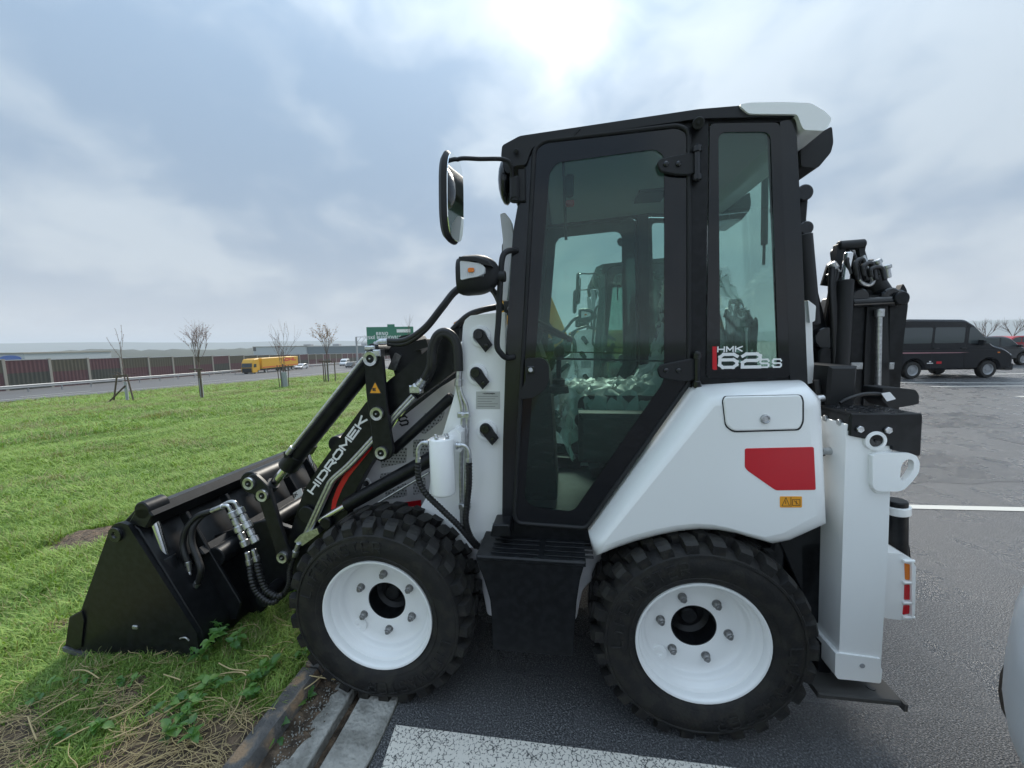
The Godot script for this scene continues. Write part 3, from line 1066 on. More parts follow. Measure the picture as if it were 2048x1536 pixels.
	tree(818, 752, 46.0, 6.6, 2, "slender bare tree behind the green road sign")
	# trees beyond the lot
	far_tree(1968, 46.0, 3.4, "bare round tree at the lot edge right beside the van roof")
	far_tree(2022, 44.0, 3.4, "bare taller tree at the lot edge above the red car")
	# buildings
	var w1 := mat("shed_white", lin(0.42, 0.45, 0.48), 0.6)
	var w2 := mat("shed_slate", lin(0.10, 0.14, 0.17), 0.6)
	var pane := mat("shed_glass", lin(0.03, 0.05, 0.06), 0.1)
	building("white_warehouse", "long white warehouse with dark lettering behind the noise barrier", -157, 262, 36, 11.2, w1, pane, "x", 0.0)
	building("slate_warehouse", "low slate grey warehouse with rooftop vents behind the noise barrier", -112, 263, 54, 10.9, w2, pane, "", 1.0)
	building("white_hall", "white hall with a blue sign rising behind the noise barrier", -180, 138, 12, 10.4, w1, pane, "", 2.0)
func building(called: String, label: String, xc: float, zc: float, wid: float, h: float, m: Material, pane: Material, txt: String, kind: float) -> void:
	var t := thing(called, label, "building", cw(xc, -10.5, zc), deg_to_rad(YAW))
	var a := MB.new()
	a.box(Vector3(0, h / 2, -15), Vector3(wid, h, 30), 0.1)
	part(a, "wall", m, t)
	a = MB.new()
	a.box(Vector3(0, h + 0.25, -15), Vector3(wid + 0.6, 0.5, 30.6), 0.05)
	part(a, "roof", M.barrier_post if kind != 1.0 else M.galvanised, t)
	for k in int(wid / 9):
		a = MB.new()
		a.box(Vector3(-wid / 2 + 5 + k * 9, h * 0.45, 0.03), Vector3(6.5, h * 0.18, 0.1), 0.02)
		part(a, "window", pane, t)
	if txt:
		a = MB.new()
		a.box(Vector3(-wid * 0.47, h - 1.3, 0.12), Vector3(wid * 0.05, 2.6, 0.25), 0.03)
		part(a, "sign_panel", M.label_black, t)
	if kind == 1.0:
		for k in 4:
			a = MB.new()
			a.box(Vector3(-30 + k * 19, h + 1.1, -8 - k * 2), Vector3(5 - k * 0.6, 1.6, 4), 0.1)
			part(a, "roof_vent", M.galvanised, t)
	if kind == 2.0:
		a = MB.new()
		a.x = Transform3D(Basis.IDENTITY, Vector3(1, h - 1.7, 0.1))
		a.prism(circle_oval(4.0, 1.2), 0.1, 0.2, 0.02)
		part(a, "sign_panel", mat("sign_blue", lin(0.02, 0.10, 0.40), 0.4), t)
func circle_oval(a: float, b: float) -> PackedVector2Array:
	var p := PackedVector2Array()
	for k in 24:
		p.append(Vector2(cos(TAU * k / 24) * a, sin(TAU * k / 24) * b))
	return p

func cm(right: bool) -> MB:      # a mesh mirrored in x, for vehicles that face right
	var m := MB.new()
	if right:
		m.x = Transform3D(Basis.from_scale(Vector3(-1, 1, 1)), Vector3.ZERO)
		m.flip = true
	return m
func wheel_small(t: Node3D, at: Vector3, r: float, w: float, side: float, right := false) -> void:
	var a := cm(right)
	a.lathe([Vector2(r * .62, 0), Vector2(r * .68, .02), Vector2(r * .93, .02), Vector2(r, -.03), Vector2(r, -w + .03), Vector2(r * .9, -w), Vector2(0, -w)], at, Vector3(0, 0, side), 28)
	var n := part(a, "wheel", M.rubber, t)
	a = cm(right)
	a.lathe([Vector2(0, -.012), Vector2(r * .18, -.012), Vector2(r * .2, -.03), Vector2(r * .5, -.035), Vector2(r * .55, -0.005), Vector2(r * .63, 0.008), Vector2(r * .64, -.02)], at, Vector3(0, 0, side), 28)
	for k in 5:
		var an := TAU * k / 5
		a.cyl(at + Vector3(cos(an) * r * .36, sin(an) * r * .36, -.035 * side), at + Vector3(cos(an) * r * .36, sin(an) * r * .36, -.015 * side), r * .06, .002, 8)
	part(a, "rim", M.galvanised, n)

# a road vehicle facing -x in its own axes; base at the middle of its near side's lower edge
func vehicle(called: String, label: String, cat: String, at: Vector3, turn: float, kind: String, paint: Material, s: float, right := false) -> Node3D:
	var t := thing(called, label, cat, at, turn)
	t.scale = Vector3.ONE * s
	var gl := M.get("car_glass")
	if gl == null:
		gl = mat("car_glass", lin(0.05, 0.062, 0.066), 0.05)
	var van := kind != "car"
	var L := 4.9 if van else 4.2
	var W := 1.9 if van else 1.76
	var body: PackedVector2Array
	if van:
		body = PackedVector2Array([Vector2(-2.45, .32), Vector2(-2.50, .62), Vector2(-2.44, .92), Vector2(-2.10, 1.13), Vector2(-1.62, 1.26), Vector2(-0.86, 2.02), Vector2(-0.45, 2.24), Vector2(1.8, 2.28), Vector2(2.30, 2.18), Vector2(2.44, 1.3), Vector2(2.45, .36)])
	else:
		body = PackedVector2Array([Vector2(-2.05, .26), Vector2(-2.12, .55), Vector2(-1.98, .76), Vector2(-1.15, .93), Vector2(-0.50, 1.38), Vector2(-0.1, 1.47), Vector2(0.9, 1.47), Vector2(1.55, 1.30), Vector2(1.95, .96), Vector2(2.06, .80), Vector2(2.06, .30)])
	# wheel arches cut into the lower edge
	var wx := [-1.55, 1.42] if van else [-1.32, 1.25]
	var wr := 0.335 if van else 0.31
	var low := PackedVector2Array()
	var yb: float = body[0].y
	for c in [1, 0]:
		for k in 9:
			var an := PI * k / 8.0
			var q := Vector2(wx[c] + cos(an) * (wr + .07), wr + sin(an) * (wr + .07))
			low.append(Vector2(q.x, maxf(q.y, yb)))
	var full := MB.ccw(MB.round_poly(body, 0.16, 4))
	full = MB.ccw(body)
	var round_b := MB.round_poly(body, 0.14, 4)
	var outl := PackedVector2Array()
	for q in round_b: outl.append(q)
	for q in low: outl.append(q)
	var mb := cm(right)
	mb.prism(outl, 0.0, W, 0.07)
	part(mb, "body", paint, t)
	# glass, on both sides
	var panes := []
	if van:
		panes = [[-1.50, 1.33, -0.82, 1.95, -0.62, 1.95, -0.62, 1.33], [-0.45, 1.36, -0.45, 1.95, 0.72, 1.96, 0.72, 1.36], [0.82, 1.36, 0.82, 1.96, 2.22, 1.95, 2.26, 1.36]]
	else:
		panes = [[-0.95, .97, -0.45, 1.33, 0.05, 1.38, 0.05, .97], [0.13, .97, 0.13, 1.38, 0.85, 1.38, 1.38, 1.18, 1.55, .97]]
	for sd in [0, 1]:
		for p in panes:
			var q := PackedVector2Array()
			for i in range(0, p.size(), 2): q.append(Vector2(p[i], p[i + 1]))
			mb = cm(right)
			mb.prism(MB.round_poly(q, 0.07, 3), 0.006 if sd == 0 else -W + 0.012, 0.018, 0.002)
			part(mb, "side_window", gl, t)
		for c in 2:
			wheel_small(t, Vector3(wx[c], wr, -0.03 if sd == 0 else -W + 0.03), wr, 0.2, 1.0 if sd == 0 else -1.0, right)
	var a2 := body[4] if van else body[3]
	var b2 := body[5] if van else body[4]
	mb = cm(right)
	var nn := Vector2(-(b2 - a2).y, (b2 - a2).x).normalized() * 0.012
	mb.quad(Vector3(a2.x + nn.x, a2.y + nn.y + .03, -.14), Vector3(b2.x + nn.x, b2.y + nn.y - .03, -.2), Vector3(b2.x + nn.x, b2.y + nn.y - .03, -W + .2), Vector3(a2.x + nn.x, a2.y + nn.y + .03, -W + .14))
	part(mb, "windscreen", gl, t)
	for sd in [-.28, -W + .28]:
		mb = cm(right)
		mb.rbox(Vector3(body[2].x + .05, body[2].y - .08, sd), Vector3(.18, .16, .4), .04)
		part(mb, "headlamp", M.lens_clear, t)
		mb = cm(right)
		mb.rbox(Vector3(L / 2 - (.02 if van else .04), 0.95 if van else .82, sd + (.14 if sd > -1 else -.14)), Vector3(.1, .42 if van else .2, .2), .03)
		part(mb, "tail_lamp", M.lens_red, t)
	mb = cm(right)
	mb.rbox(Vector3(body[1].x + .12, .42, -W / 2), Vector3(.3, .26, W - .05), .05)
	part(mb, "bumper", M.black_plastic, t)
	mb = cm(right)
	mb.box(Vector3(-1.02 if van else -.85, 1.36 if van else .98, .12), Vector3(.12, .2 if van else .12, .2), .03)
	part(mb, "wing_mirror", paint, t)
	mb = cm(right)
	for q in [[-.52, .36, -.52, 2.1], [.77, .36, .77, 2.1]] if van else [[.09, .36, .09, 1.40]]:
		mb.bar(Vector3(q[0], q[1], 0.002), Vector3(q[2], q[3], 0.002), .012, .006)
	mb.bar(Vector3(-1.9 if van else -1.4, 1.08 if van else .84, .003), Vector3(2.35 if van else 1.9, 1.10 if van else .86, .003), .016, .006)
	part(mb, "seam", M.black_plastic, t)
	if kind == "van":
		mb = cm(right)
		mb.quad(Vector3(-0.3, .98, .005), Vector3(2.3, .98, .005), Vector3(2.3, 1.03, .005), Vector3(-0.7, 1.0, .005))
		part(mb, "stripe", mat("stripe_pink", lin(0.42, 0.20, 0.22), 0.4), t)
		mb = cm(right)
		for hx in [-.45, .62]:
			mb.rbox(Vector3(hx, 1.16, .02), Vector3(.2, .04, .04), .015)
		part(mb, "door_handle", M.black_plastic, t)
		mb = cm(right)
		mb.box(Vector3(0.45, .62, .003), Vector3(.2, .09, .004), .001)
		part(mb, "badge", M.lens_red, t)
		mb = cm(right)
		mb.box(Vector3(0.80, .60, .003), Vector3(.24, .03, .004), .001)
		mb.box(Vector3(0.80, .66, .003), Vector3(.08, .05, .004), .001)
		part(mb, "badge", M.label_white, t)
		mb = cm(right)
		mb.box(Vector3(-1.86, .98, .004), Vector3(.09, .045, .01), .002)
		part(mb, "indicator", M.lens_amber, t)
	return t

func lorry() -> void:
	var yel := mat("lorry_yellow", lin(0.62, 0.33, 0.01), 0.35)
	var zc := 84.0
	var t := thing("lorry", "yellow articulated lorry with red lettering driving on the motorway", "lorry", cw(-56.6, road_y(zc + 8), zc), deg_to_rad(YAW + 90))
	# own axes: +x runs back along the lorry, z = 0 its near side
	t.rotation.y = deg_to_rad(YAW) + PI / 2
	t.scale = Vector3(1.12, 0.88, 1.0)
	var a := MB.new()
	a.box(Vector3(9.6, 2.55, -1.27), Vector3(13.2, 2.7, 2.54), 0.04)
	part(a, "trailer_box", yel, t)
	a = MB.new()
	a.prism(MB.round_poly(PackedVector2Array([Vector2(0.05, .45), Vector2(0, 1.6), Vector2(0.25, 2.9), Vector2(0.7, 3.75), Vector2(2.2, 3.9), Vector2(2.3, .9), Vector2(1.5, .9), Vector2(1.5, .45)]), 0.15, 3), 0.0, 2.5, 0.06)
	part(a, "cab", yel, t)
	a = MB.new()
	a.quad(Vector3(-0.02, 1.75, -.12), Vector3(.20, 2.78, -.16), Vector3(.20, 2.78, -2.36), Vector3(-0.02, 1.75, -2.40))
	part(a, "windscreen", M.mirror if false else mat("lorry_glass", lin(0.02, 0.03, 0.035), 0.1), t)
	a = MB.new()
	a.box(Vector3(.0, 1.05, -1.25), Vector3(.12, 1.1, 2.1), .03)
	part(a, "grille", M.black_plastic, t)
	a = MB.new()
	a.prism(PackedVector2Array([Vector2(.35, 1.75), Vector2(.5, 2.6), Vector2(1.25, 2.6), Vector2(1.25, 1.75)]), 0.01, .02, .002)
	part(a, "side_window", M.lorry_glass, t)
	a = MB.new()
	a.box(Vector3(8.2, 1.0, -1.27), Vector3(13.5, .35, 1.6), .03)
	part(a, "chassis", M.black_plastic, t)
	a = MB.new()
	a.quad(Vector3(3.1, 1.42, .006), Vector3(16.1, 1.42, .006), Vector3(16.1, 1.62, .006), Vector3(3.1, 1.62, .006))
	part(a, "red_stripe", M.red, t)
	a = MB.new()
	letters(a, "DHL", Vector3(11.0, 2.65, .008), Vector3.RIGHT, Vector3.UP, 1.15, .95, .42, .30, 0.3)
	for k in 4:
		a.quad(Vector3(10.1, 2.72 + k * .2, .007), Vector3(10.8, 2.72 + k * .2, .007), Vector3(10.85, 2.82 + k * .2, .007), Vector3(10.15, 2.82 + k * .2, .007))
	part(a, "lettering", M.red, t)
	for wx in [1.15, 4.2, 11.4, 12.7, 14.0]:
		wheel_small(t, Vector3(wx, .5, -.03), .5, .3, 1.0)
		wheel_small(t, Vector3(wx, .5, -2.47), .5, .3, -1.0)
func gantry() -> void:
	var g := mat("sign_green", lin(0.0, 0.16, 0.085), 0.45)
	var zc := 122.0
	var x0 := (716.0 - 1024) / F * zc
	var x1 := (838.0 - 1024) / F * zc
	var yb := road_y(zc)
	var t := thing("gantry_sign", "large green motorway direction sign on a grey steel gantry", "road sign", cw(x0, yb, zc), deg_to_rad(YAW))
	
	var wv := x1 - x0
	var top := 9.2
	for px in [0.0, wv]:
		var a := MB.new()
		a.box(Vector3(px, top / 2 - .2, 0), Vector3(.45, top + .4, .45), .03)
		part(a, "post", M.galvanised, t)
	var a := MB.new()
	for yy in [top - 1.9, top]:
		a.box(Vector3(wv / 2, yy, 0), Vector3(wv, .16, .16), .02)
	for k in 12:
		var xa := wv * k / 12.0
		a.bar(Vector3(xa, top - 1.9, 0), Vector3(xa + wv / 12.0, top, 0), .1, .1)
	part(a, "truss", M.galvanised, t)
	a = MB.new()
	a.box(Vector3(wv * .56, top - .2, .3), Vector3(wv * .76, 6.4, .12), .03)
	part(a, "sign_panel", g, t)
	a = MB.new()
	a.box(Vector3(wv * .58, top + 3.4, .3), Vector3(2.3, .8, .12), .03)
	part(a, "exit_panel", g, t)
	var f := SystemFont.new()
	f.font_names = PackedStringArray(["Droid Sans"])
	f.font_weight = 700
	for l in [["BRNO", wv * .43, top + .9, 1.0], ["ČESKÉ BUDĚJOVICE", wv * .43, top - .3, 0.95]]:
		var tm := TextMesh.new()
		tm.text = l[0]
		tm.font = f
		tm.font_size = 64
		tm.pixel_size = l[3] / 46.0
		tm.depth = 0.02
		place(tm, "lettering", M.label_white, t, Transform3D(Basis.IDENTITY, Vector3(l[1], l[2], .38)))
	a = MB.new()
	a.box(Vector3(wv * .78, top + 1.7, .37), Vector3(wv * .22, 1.0, .02), .004)
	part(a, "white_plate", M.label_white, t)
	a = MB.new()
	for k in 2:
		var p := Vector3(wv * (.30 + k * .2), top - 2.9, .37)
		a.quad(p + Vector3(-.12, 0, 0), p + Vector3(.12, 0, 0), p + Vector3(.12, 1.0, 0), p + Vector3(-.12, 1.0, 0))
		a.tri(p + Vector3(-.4, .9, .001), p + Vector3(.4, .9, .001), p + Vector3(0, 1.5, .001))
	part(a, "arrow", M.label_white, t)

# bare branching crown: adds twigs to wood, buds to leaf
func grow(wood: MB, bud: MB, p: Vector3, d: Vector3, L: float, r: float, lev: int, budr: float, up: float) -> void:
	var pts := [p]
	var q := p
	var dir := d
	for k in 3:
		dir = (dir + Vector3(rng.randfn(0, .09), rng.randfn(0, .05) + up, rng.randfn(0, .09))).normalized()
		q += dir * L / 3
		pts.append(q)
	wood.tube(PackedVector3Array(pts), r, 5 if lev > 1 else 3)
	if lev <= 1 and budr > 0.0:
		for k in 5:
			var b: Vector3 = pts[1 + k % 3] + Vector3(rng.randfn(0, .03), rng.randfn(0, .03), rng.randfn(0, .03))
			var s := budr * rng.randf_range(.5, 1.3)
			var e := Vector3(rng.randfn(), rng.randfn(), rng.randfn()).normalized() * s
			var f := e.cross(Vector3(.3, .8, .2)).normalized() * s * .8
			bud.quad(b - e, b - f, b + e, b + f)
	if lev <= 0: return
	var n := 3 if lev > 1 else 4
	for k in n:
		var f := rng.randf_range(.35, 1.0)
		var at: Vector3 = pts[1].lerp(pts[3], f) if f > .5 else pts[0].lerp(pts[2], f + .3)
		var a := rng.randf() * TAU
		var side := dir.cross(Vector3(cos(a), .2, sin(a))).normalized()
		grow(wood, bud, at, (dir * 0.85 + side * rng.randf_range(.25, .5)).normalized(), L * rng.randf_range(.55, .78), r * .55, lev - 1, budr, up)
func tree(u: float, v: float, zc: float, h: float, kind: int, label: String) -> void:
	var d := ray(u, v)
	var q := to_c(d)
	var p := CAM + d * (zc / q.y)
	p.y = minf(p.y, 5.0)
	var t := thing("young_tree", label, "tree", p, 0.0, "young staked trees on the bank")
	var wood := MB.new()
	var bud := MB.new()
	var trunk := MB.new()
	var th := h * (0.52 if kind in [1, 3] else 0.45)
	trunk.tube(spline([Vector3(0, -.3, 0), Vector3(.02, th * .5, 0), Vector3(-.01, th, .02)], 5), 0.045 if kind != 0 else .035, 8)
	part(trunk, "trunk", M.bark, t)
	if kind == 0:
		grow(wood, bud, Vector3(0, th, 0), Vector3(0, 1, 0), (h - th) * .9, .022, 1, .03, .25)
		for k in 7:
			grow(wood, bud, Vector3(0, th * rng.randf_range(.75, 1.0), 0), Vector3(rng.randfn(0, 1), .35, rng.randfn(0, 1)).normalized(), .75, .012, 0, .0, .02)
	elif kind == 2:
		for s in [-.28, .18]:
			grow(wood, bud, Vector3(s * .3, th * .3, 0), Vector3(s * .25, 1, 0).normalized(), h * .55, .018, 2, .022, .14)
			for k in 5:
				grow(wood, bud, Vector3(s, th + k * .3, 0), Vector3(rng.randfn(0, .5), 1, rng.randfn(0, .5)).normalized(), .9, .012, 1, .022, .05)
	else:
		for k in 9:
			var a := TAU * k / 9 + rng.randf() * .5
			var o := rng.randf_range(.10, .42)
			grow(wood, bud, Vector3(0, th - .05 * (k % 3), 0), Vector3(cos(a) * o, 1, sin(a) * o).normalized(), (h - th) * .66, .014, 2, .026 if kind == 1 else .05, .05)
	part(wood, "crown", M.bark, t)
	part(bud, "foliage", M.dry_leaf if kind == 3 else M.bud, t)
	# sleeve and stakes
	var sl := MB.new()
	if kind == 2:
		for s in [-.22, .0, .2]:
			sl.cyl(Vector3(s, 0, 0), Vector3(s * .6, 1.35, 0), .10, .01, 10)
	else:
		sl.cyl(Vector3(0, 0, 0), Vector3(0, 1.25 if kind != 3 else 1.5, 0), .085, .01, 10)
	part(sl, "trunk_sleeve", M.wrap_grey, t)
	var r := .05
	if kind == 0:
		for s in [[-.95, 0, -.45, 1.75], [.62, -.1, .32, 1.72], [-1.9 + .2, -.35, .1, 1.0]]:
			sl = MB.new()
			sl.cyl(Vector3(s[0], s[1], .1) if s[0] > -1.5 else Vector3(-1.35, -.2, .2), Vector3(s[2], s[3], .1), r, .01, 8)
			part(sl, "stake", M.stake_wood, t)
		sl = MB.new()
		sl.bar(Vector3(-.75, 1.62, .12), Vector3(.38, 1.70, .12), .12, .06)
		part(sl, "crossbar", M.stake_wood, t)
	elif kind == 2:
		for s in 4:
			sl = MB.new()
			sl.cyl(Vector3(-.45 + .3 * s, -.1, .15 * (s % 2)), Vector3(-.55 + .37 * s, 1.9, .15 * (s % 2)), .03, .01, 7)
			part(sl, "stake", M.stake_wood, t)
	else:
		var xs := [-.38, .26] if kind == 1 else [-.62, -.1, .55, .15]
		for s in xs.size():
			sl = MB.new()
			sl.cyl(Vector3(xs[s], -.2, .25 if s % 2 else -.25), Vector3(xs[s], 1.85, .25 if s % 2 else -.25), r, .01, 8)
			part(sl, "stake", M.stake_wood, t)
		sl = MB.new()
		sl.bar(Vector3(xs[0] - .1, 1.82, .2), Vector3(.45 if kind == 1 else .62, 1.82, .2), .10, .06)
		part(sl, "crossbar", M.stake_wood, t)
func far_tree(u: float, zc: float, h: float, label: String) -> void:
	var x := (u - 1024) / F * zc
	var t := thing("bare_tree", label, "tree", cw(x, 0, zc), 0.0)
	var trunk := MB.new()
	trunk.cyl(Vector3(0, -.2, 0), Vector3(0, h * .4, 0), .07, .01, 8, .05)
	part(trunk, "trunk", M.bark, t)
	var wood := MB.new()
	var bud := MB.new()
	for k in 8:
		var a := TAU * k / 8
		grow(wood, bud, Vector3(0, h * .38, 0), Vector3(cos(a) * .7, 1, sin(a) * .7).normalized(), h * .36, .022, 2, 0.0, .05)
	part(wood, "crown", M.bark, t)

# ---------------------------------------------------------------- the backhoe loader
const ZM := -2.08                       # the machine's middle plane
const MO := Vector3(-0.14, 0, -2.08)    # its base
func wm(far := 0) -> MB:                # meshes are laid out in world metres and kept relative to the base; far mirrors them to the other side
	var m := MB.new()
	if far:
		m.x = Transform3D(Basis.from_scale(Vector3(1, 1, -1)), Vector3(-MO.x, -MO.y, 2.0 * ZM - MO.z))
		m.flip = true
	else:
		m.x = Transform3D(Basis.IDENTITY, -MO)
	return m
func sp(called: String, parent: Node, mt: Material, z: float, thick: float, l: Array, r := 0.0, ch := 0.003, far := 0) -> MeshInstance3D:
	var m := wm(far)
	m.prism(uvp(l, z, r), z, thick, ch)
	return part(m, called, mt, parent)
func rod(called: String, parent: Node, mt: Material, a: Vector3, b: Vector3, r: float, far := 0, ch := 0.003) -> MeshInstance3D:
	var m := wm(far)
	m.cyl(a, b, r, ch, 24)
	return part(m, called, mt, parent)
func hose(called: String, parent: Node, mt: Material, pts: Array, r: float, far := 0, rib := 0.0) -> MeshInstance3D:
	var m := wm(far)
	if rib > 0.0: m.tube(spline(pts, 26), r, 10, rib, r * 1.1)
	else: m.tube(spline(pts, 9), r, 10)
	return part(m, called, mt, parent)
func uvz(l: Array) -> Array:            # u, v, z triples
	var o := []
	for k in range(0, l.size(), 3):
		o.append(pz(l[k], l[k + 1], l[k + 2]))
	return o
func boss(parent: Node, u: float, v: float, z: float, r: float, far := 0, ringm: Material = null) -> void:     # a pin with its washer
	var c := pz(u, v, z)
	var m := wm(far)
	m.lathe([Vector2(r * .55, 0), Vector2(r * .55, .012), Vector2(r * .95, .014), Vector2(r, .008), Vector2(r, 0)], c, Vector3(0, 0, 1), 28)
	var p := part(m, "pin_washer", ringm if ringm else M.zinc, parent)
	m = wm(far)
	m.cyl(c, c + Vector3(0, 0, .010), r * .56, .003, 24)
	part(m, "pin", M.black_paint, parent)
	m = wm(far)
	m.lathe([Vector2(r * .13, .010), Vector2(r * .13, .017), Vector2(0, .019)], c, Vector3(0, 0, 1), 10)
	part(m, "grease_nipple", M.zinc, parent)

func wheel_meshes() -> Dictionary:
	var d := {}
	var t := MB.new()
	var prof := [Vector2(.236, -.020), Vector2(.240, -.006), Vector2(.250, .003), Vector2(.262, .008), Vector2(.264, .006), Vector2(.275, .0115), Vector2(.30, .015), Vector2(.322, .012), Vector2(.334, .008), Vector2(.336, .012), Vector2(.343, .011), Vector2(.346, .002), Vector2(.353, -.012), Vector2(.358, -.03), Vector2(.361, -.08), Vector2(.362, -.12)]
	var full := prof.duplicate()
	for k in prof.size():      # a fatter section than the rim's
		prof[k].x = .24 + (prof[k].x - .24) * 1.10
	full = prof.duplicate()
	for k in range(prof.size() - 2, -1, -1):
		full.append(Vector2(prof[k].x, -.24 - prof[k].y))
	full.reverse()
	t.lathe(full, Vector3.ZERO, Vector3(0, 0, 1), 72, false)
	var N := 26
	for side in 2:
		for kb in N * 2:
			var blk := kb % 2
			var a0 := TAU * (kb / 2 + 0.5 * side) / N
			var zz: Array = [[0.0045, -.012, -.030, -.048, -.064], [-.050, -.066, -.085, -.106, -.124]][blk]
			var th: Array = [[-.010, -.004, 0.0, 0.010, .030], [.100, .112, .120, .132, .140]][blk]
			var hw: Array = [[.066, .068, .068, .064, .050], [.040, .062, .070, .066, .050]][blk]
			var top: Array = [[.388, .399, .403, .403, .403], [.404, .404, .404, .404, .404]][blk]
			var bot: Array = [[.342, .352, .356, .358, .358], [.358, .36, .36, .36, .36]][blk]
			var ring_t := []
			for i in 5:
				var q := []
				for s in [-1, 1]:
					var sh := 0.86
					for lev in 2:
						var an: float = a0 + th[i] + s * hw[i] * (1.0 if lev == 0 else sh)
						var rr: float = bot[i] if lev == 0 else top[i]
						var z: float = zz[i] if side == 0 else -.24 - zz[i]
						q.append(Vector3(cos(an) * rr, sin(an) * rr, z))
				ring_t.append(q)     # [left low, left top, right low, right top]
			for i in 4:
				var A: Array = ring_t[i]; var B: Array = ring_t[i + 1]
				var ctr: Vector3 = (A[0] + A[3] + B[0] + B[3]) / 4
				for f in [[A[1], B[1], B[3], A[3]], [A[0], B[0], B[1], A[1]], [A[2], A[3], B[3], B[2]]]:
					var nn: Vector3 = (f[1] - f[0]).cross(f[2] - f[0])
					if nn.dot((f[0] + f[2]) / 2 - ctr + Vector3(f[0].x, f[0].y, 0) * (0.0)) >= 0: t.quad(f[0], f[1], f[2], f[3])
					else: t.quad(f[3], f[2], f[1], f[0])
			for e in [0, 4]:
				var A: Array = ring_t[e]
				var out := (ring_t[e][0] as Vector3) - (ring_t[2][0] as Vector3)
				var nn: Vector3 = (A[1] - A[0]).cross(A[3] - A[0])
				if nn.dot(out) >= 0: t.quad(A[0], A[1], A[3], A[2])
				else: t.quad(A[2], A[3], A[1], A[0])
	# raised lettering on the sidewall, twice round
	for rep in 2:
		var word := "LIFEMASTER"
		for c in word.length():
			var mid := (0.55 if rep == 0 else 0.55 + PI) - (c - 4.5) * 0.152
			for seg in GL[word[c]]:
				var q := []
				for e in [[seg[0], seg[1]], [seg[2], seg[3]]]:
					q.append(Vector2(-(e[0] - .5) * (0.095 if word[c] != "I" else .02), .288 + e[1] * .042))
				var dv: Vector2 = (q[1] - q[0])
				var n := 4
				for i in n:
					var a: Vector2 = q[0] + dv * i / n; var b: Vector2 = q[0] + dv * (i + 1) / n
					var A := Vector3(cos(mid + a.x) * a.y, sin(mid + a.x) * a.y, 0); var B := Vector3(cos(mid + b.x) * b.y, sin(mid + b.x) * b.y, 0)
					var zc := 0.0152
					A.z = zc; B.z = zc
					t.bar(A, B, .006, .006, Vector3(0, 0, 1), .001)
	d.tyre = commit(t)
	var r := MB.new()
	r.lathe([Vector2(.228, -.24), Vector2(.236, -.022), Vector2(.2395, -.006), Vector2(.2385, .001), Vector2(.232, .002), Vector2(.2275, -.003), Vector2(.2235, -.010), Vector2(.2225, -.030), Vector2(.2165, -.033), Vector2(.2085, -.038), Vector2(.207, -.056), Vector2(.2010, -.059), Vector2(.1935, -.064), Vector2(.192, -.082), Vector2(.184, -.091), Vector2(.170, -.096), Vector2(.160, -.0985), Vector2(.088, -.096), Vector2(.0855, -.098), Vector2(.0855, -.118)], Vector3.ZERO, Vector3(0, 0, 1), 64, false)
	d.rim = commit(r)
	var h := MB.new()
	h.lathe([Vector2(.0855, -.20), Vector2(.0855, -.10), Vector2(.081, -.10), Vector2(.079, -.165), Vector2(.062, -.178), Vector2(.040, -.178), Vector2(.034, -.155), Vector2(.028, -.150), Vector2(0, -.149)], Vector3.ZERO, Vector3(0, 0, 1), 40)
	d.hub = commit(h)
	var nt := MB.new()
	nt.lathe([Vector2(.017, 0), Vector2(.017, .004), Vector2(.0135, .0045)], Vector3.ZERO, Vector3(0, 0, 1), 16)
	nt.lathe([Vector2(.0145, .004), Vector2(.0145, .020), Vector2(.012, .023), Vector2(.0085, .023)], Vector3.ZERO, Vector3(0, 0, 1), 6)
	nt.lathe([Vector2(.0085, .022), Vector2(.0085, .028), Vector2(.007, .030), Vector2(0, .030)], Vector3.ZERO, Vector3(0, 0, 1), 12)
	d.nut = commit(nt)
	var vv := MB.new()
	vv.lathe([Vector2(.031, 0), Vector2(.029, .008), Vector2(.012, .009), Vector2(.010, .004), Vector2(0, .004)], Vector3.ZERO, Vector3(0, 0, 1), 20)
	d.valve = commit(vv)
	return d

func machine() -> void:
	var t := thing("backhoe_loader", "white compact backhoe loader with black cab standing over the kerb", "backhoe loader", MO)
	wheels(t)
	chassis(t)
	cab(t)
	for far in 2:
		loader_side(t, far)
		rear_side(t, far)
	hood(t)
	bucket(t)
	plumbing(t)
	backhoe(t)
	interior(t)

func wheels(t: Node3D) -> void:
	var d := wheel_meshes()
	var rear := pz(1405, 1291, -1.385)
	var front := pz(752, 1231, -1.385)
	for far in 2:
		for f in [[rear, 1.95], [front, 1.62]]:
			var w := node("wheel", t)
			var c: Vector3 = f[0]
			c.y = 0.384
			c -= MO
			if far: c.z = -c.z
			w.transform = Transform3D(Basis(Vector3.UP, PI * far), c)
			place(d.tyre, "tyre", M.rubber, w, Transform3D(Basis(Vector3.BACK, f[1]), Vector3.ZERO))
			place(d.rim, "rim", M.white_paint, w)
			place(d.hub, "hub", M.black_paint, w)
			for k in 6:
				var a: float = f[1] + TAU * k / 6
				place(d.nut, "wheel_nut", M.steel_nut, w, Transform3D(Basis(Vector3.BACK, k * .7), Vector3(cos(a) * .128, sin(a) * .128, -.097)))
			place(d.valve, "valve", M.white_paint, w, Transform3D(Basis.IDENTITY, Vector3(cos(3.9) * .176, sin(3.9) * .176, -.096)))
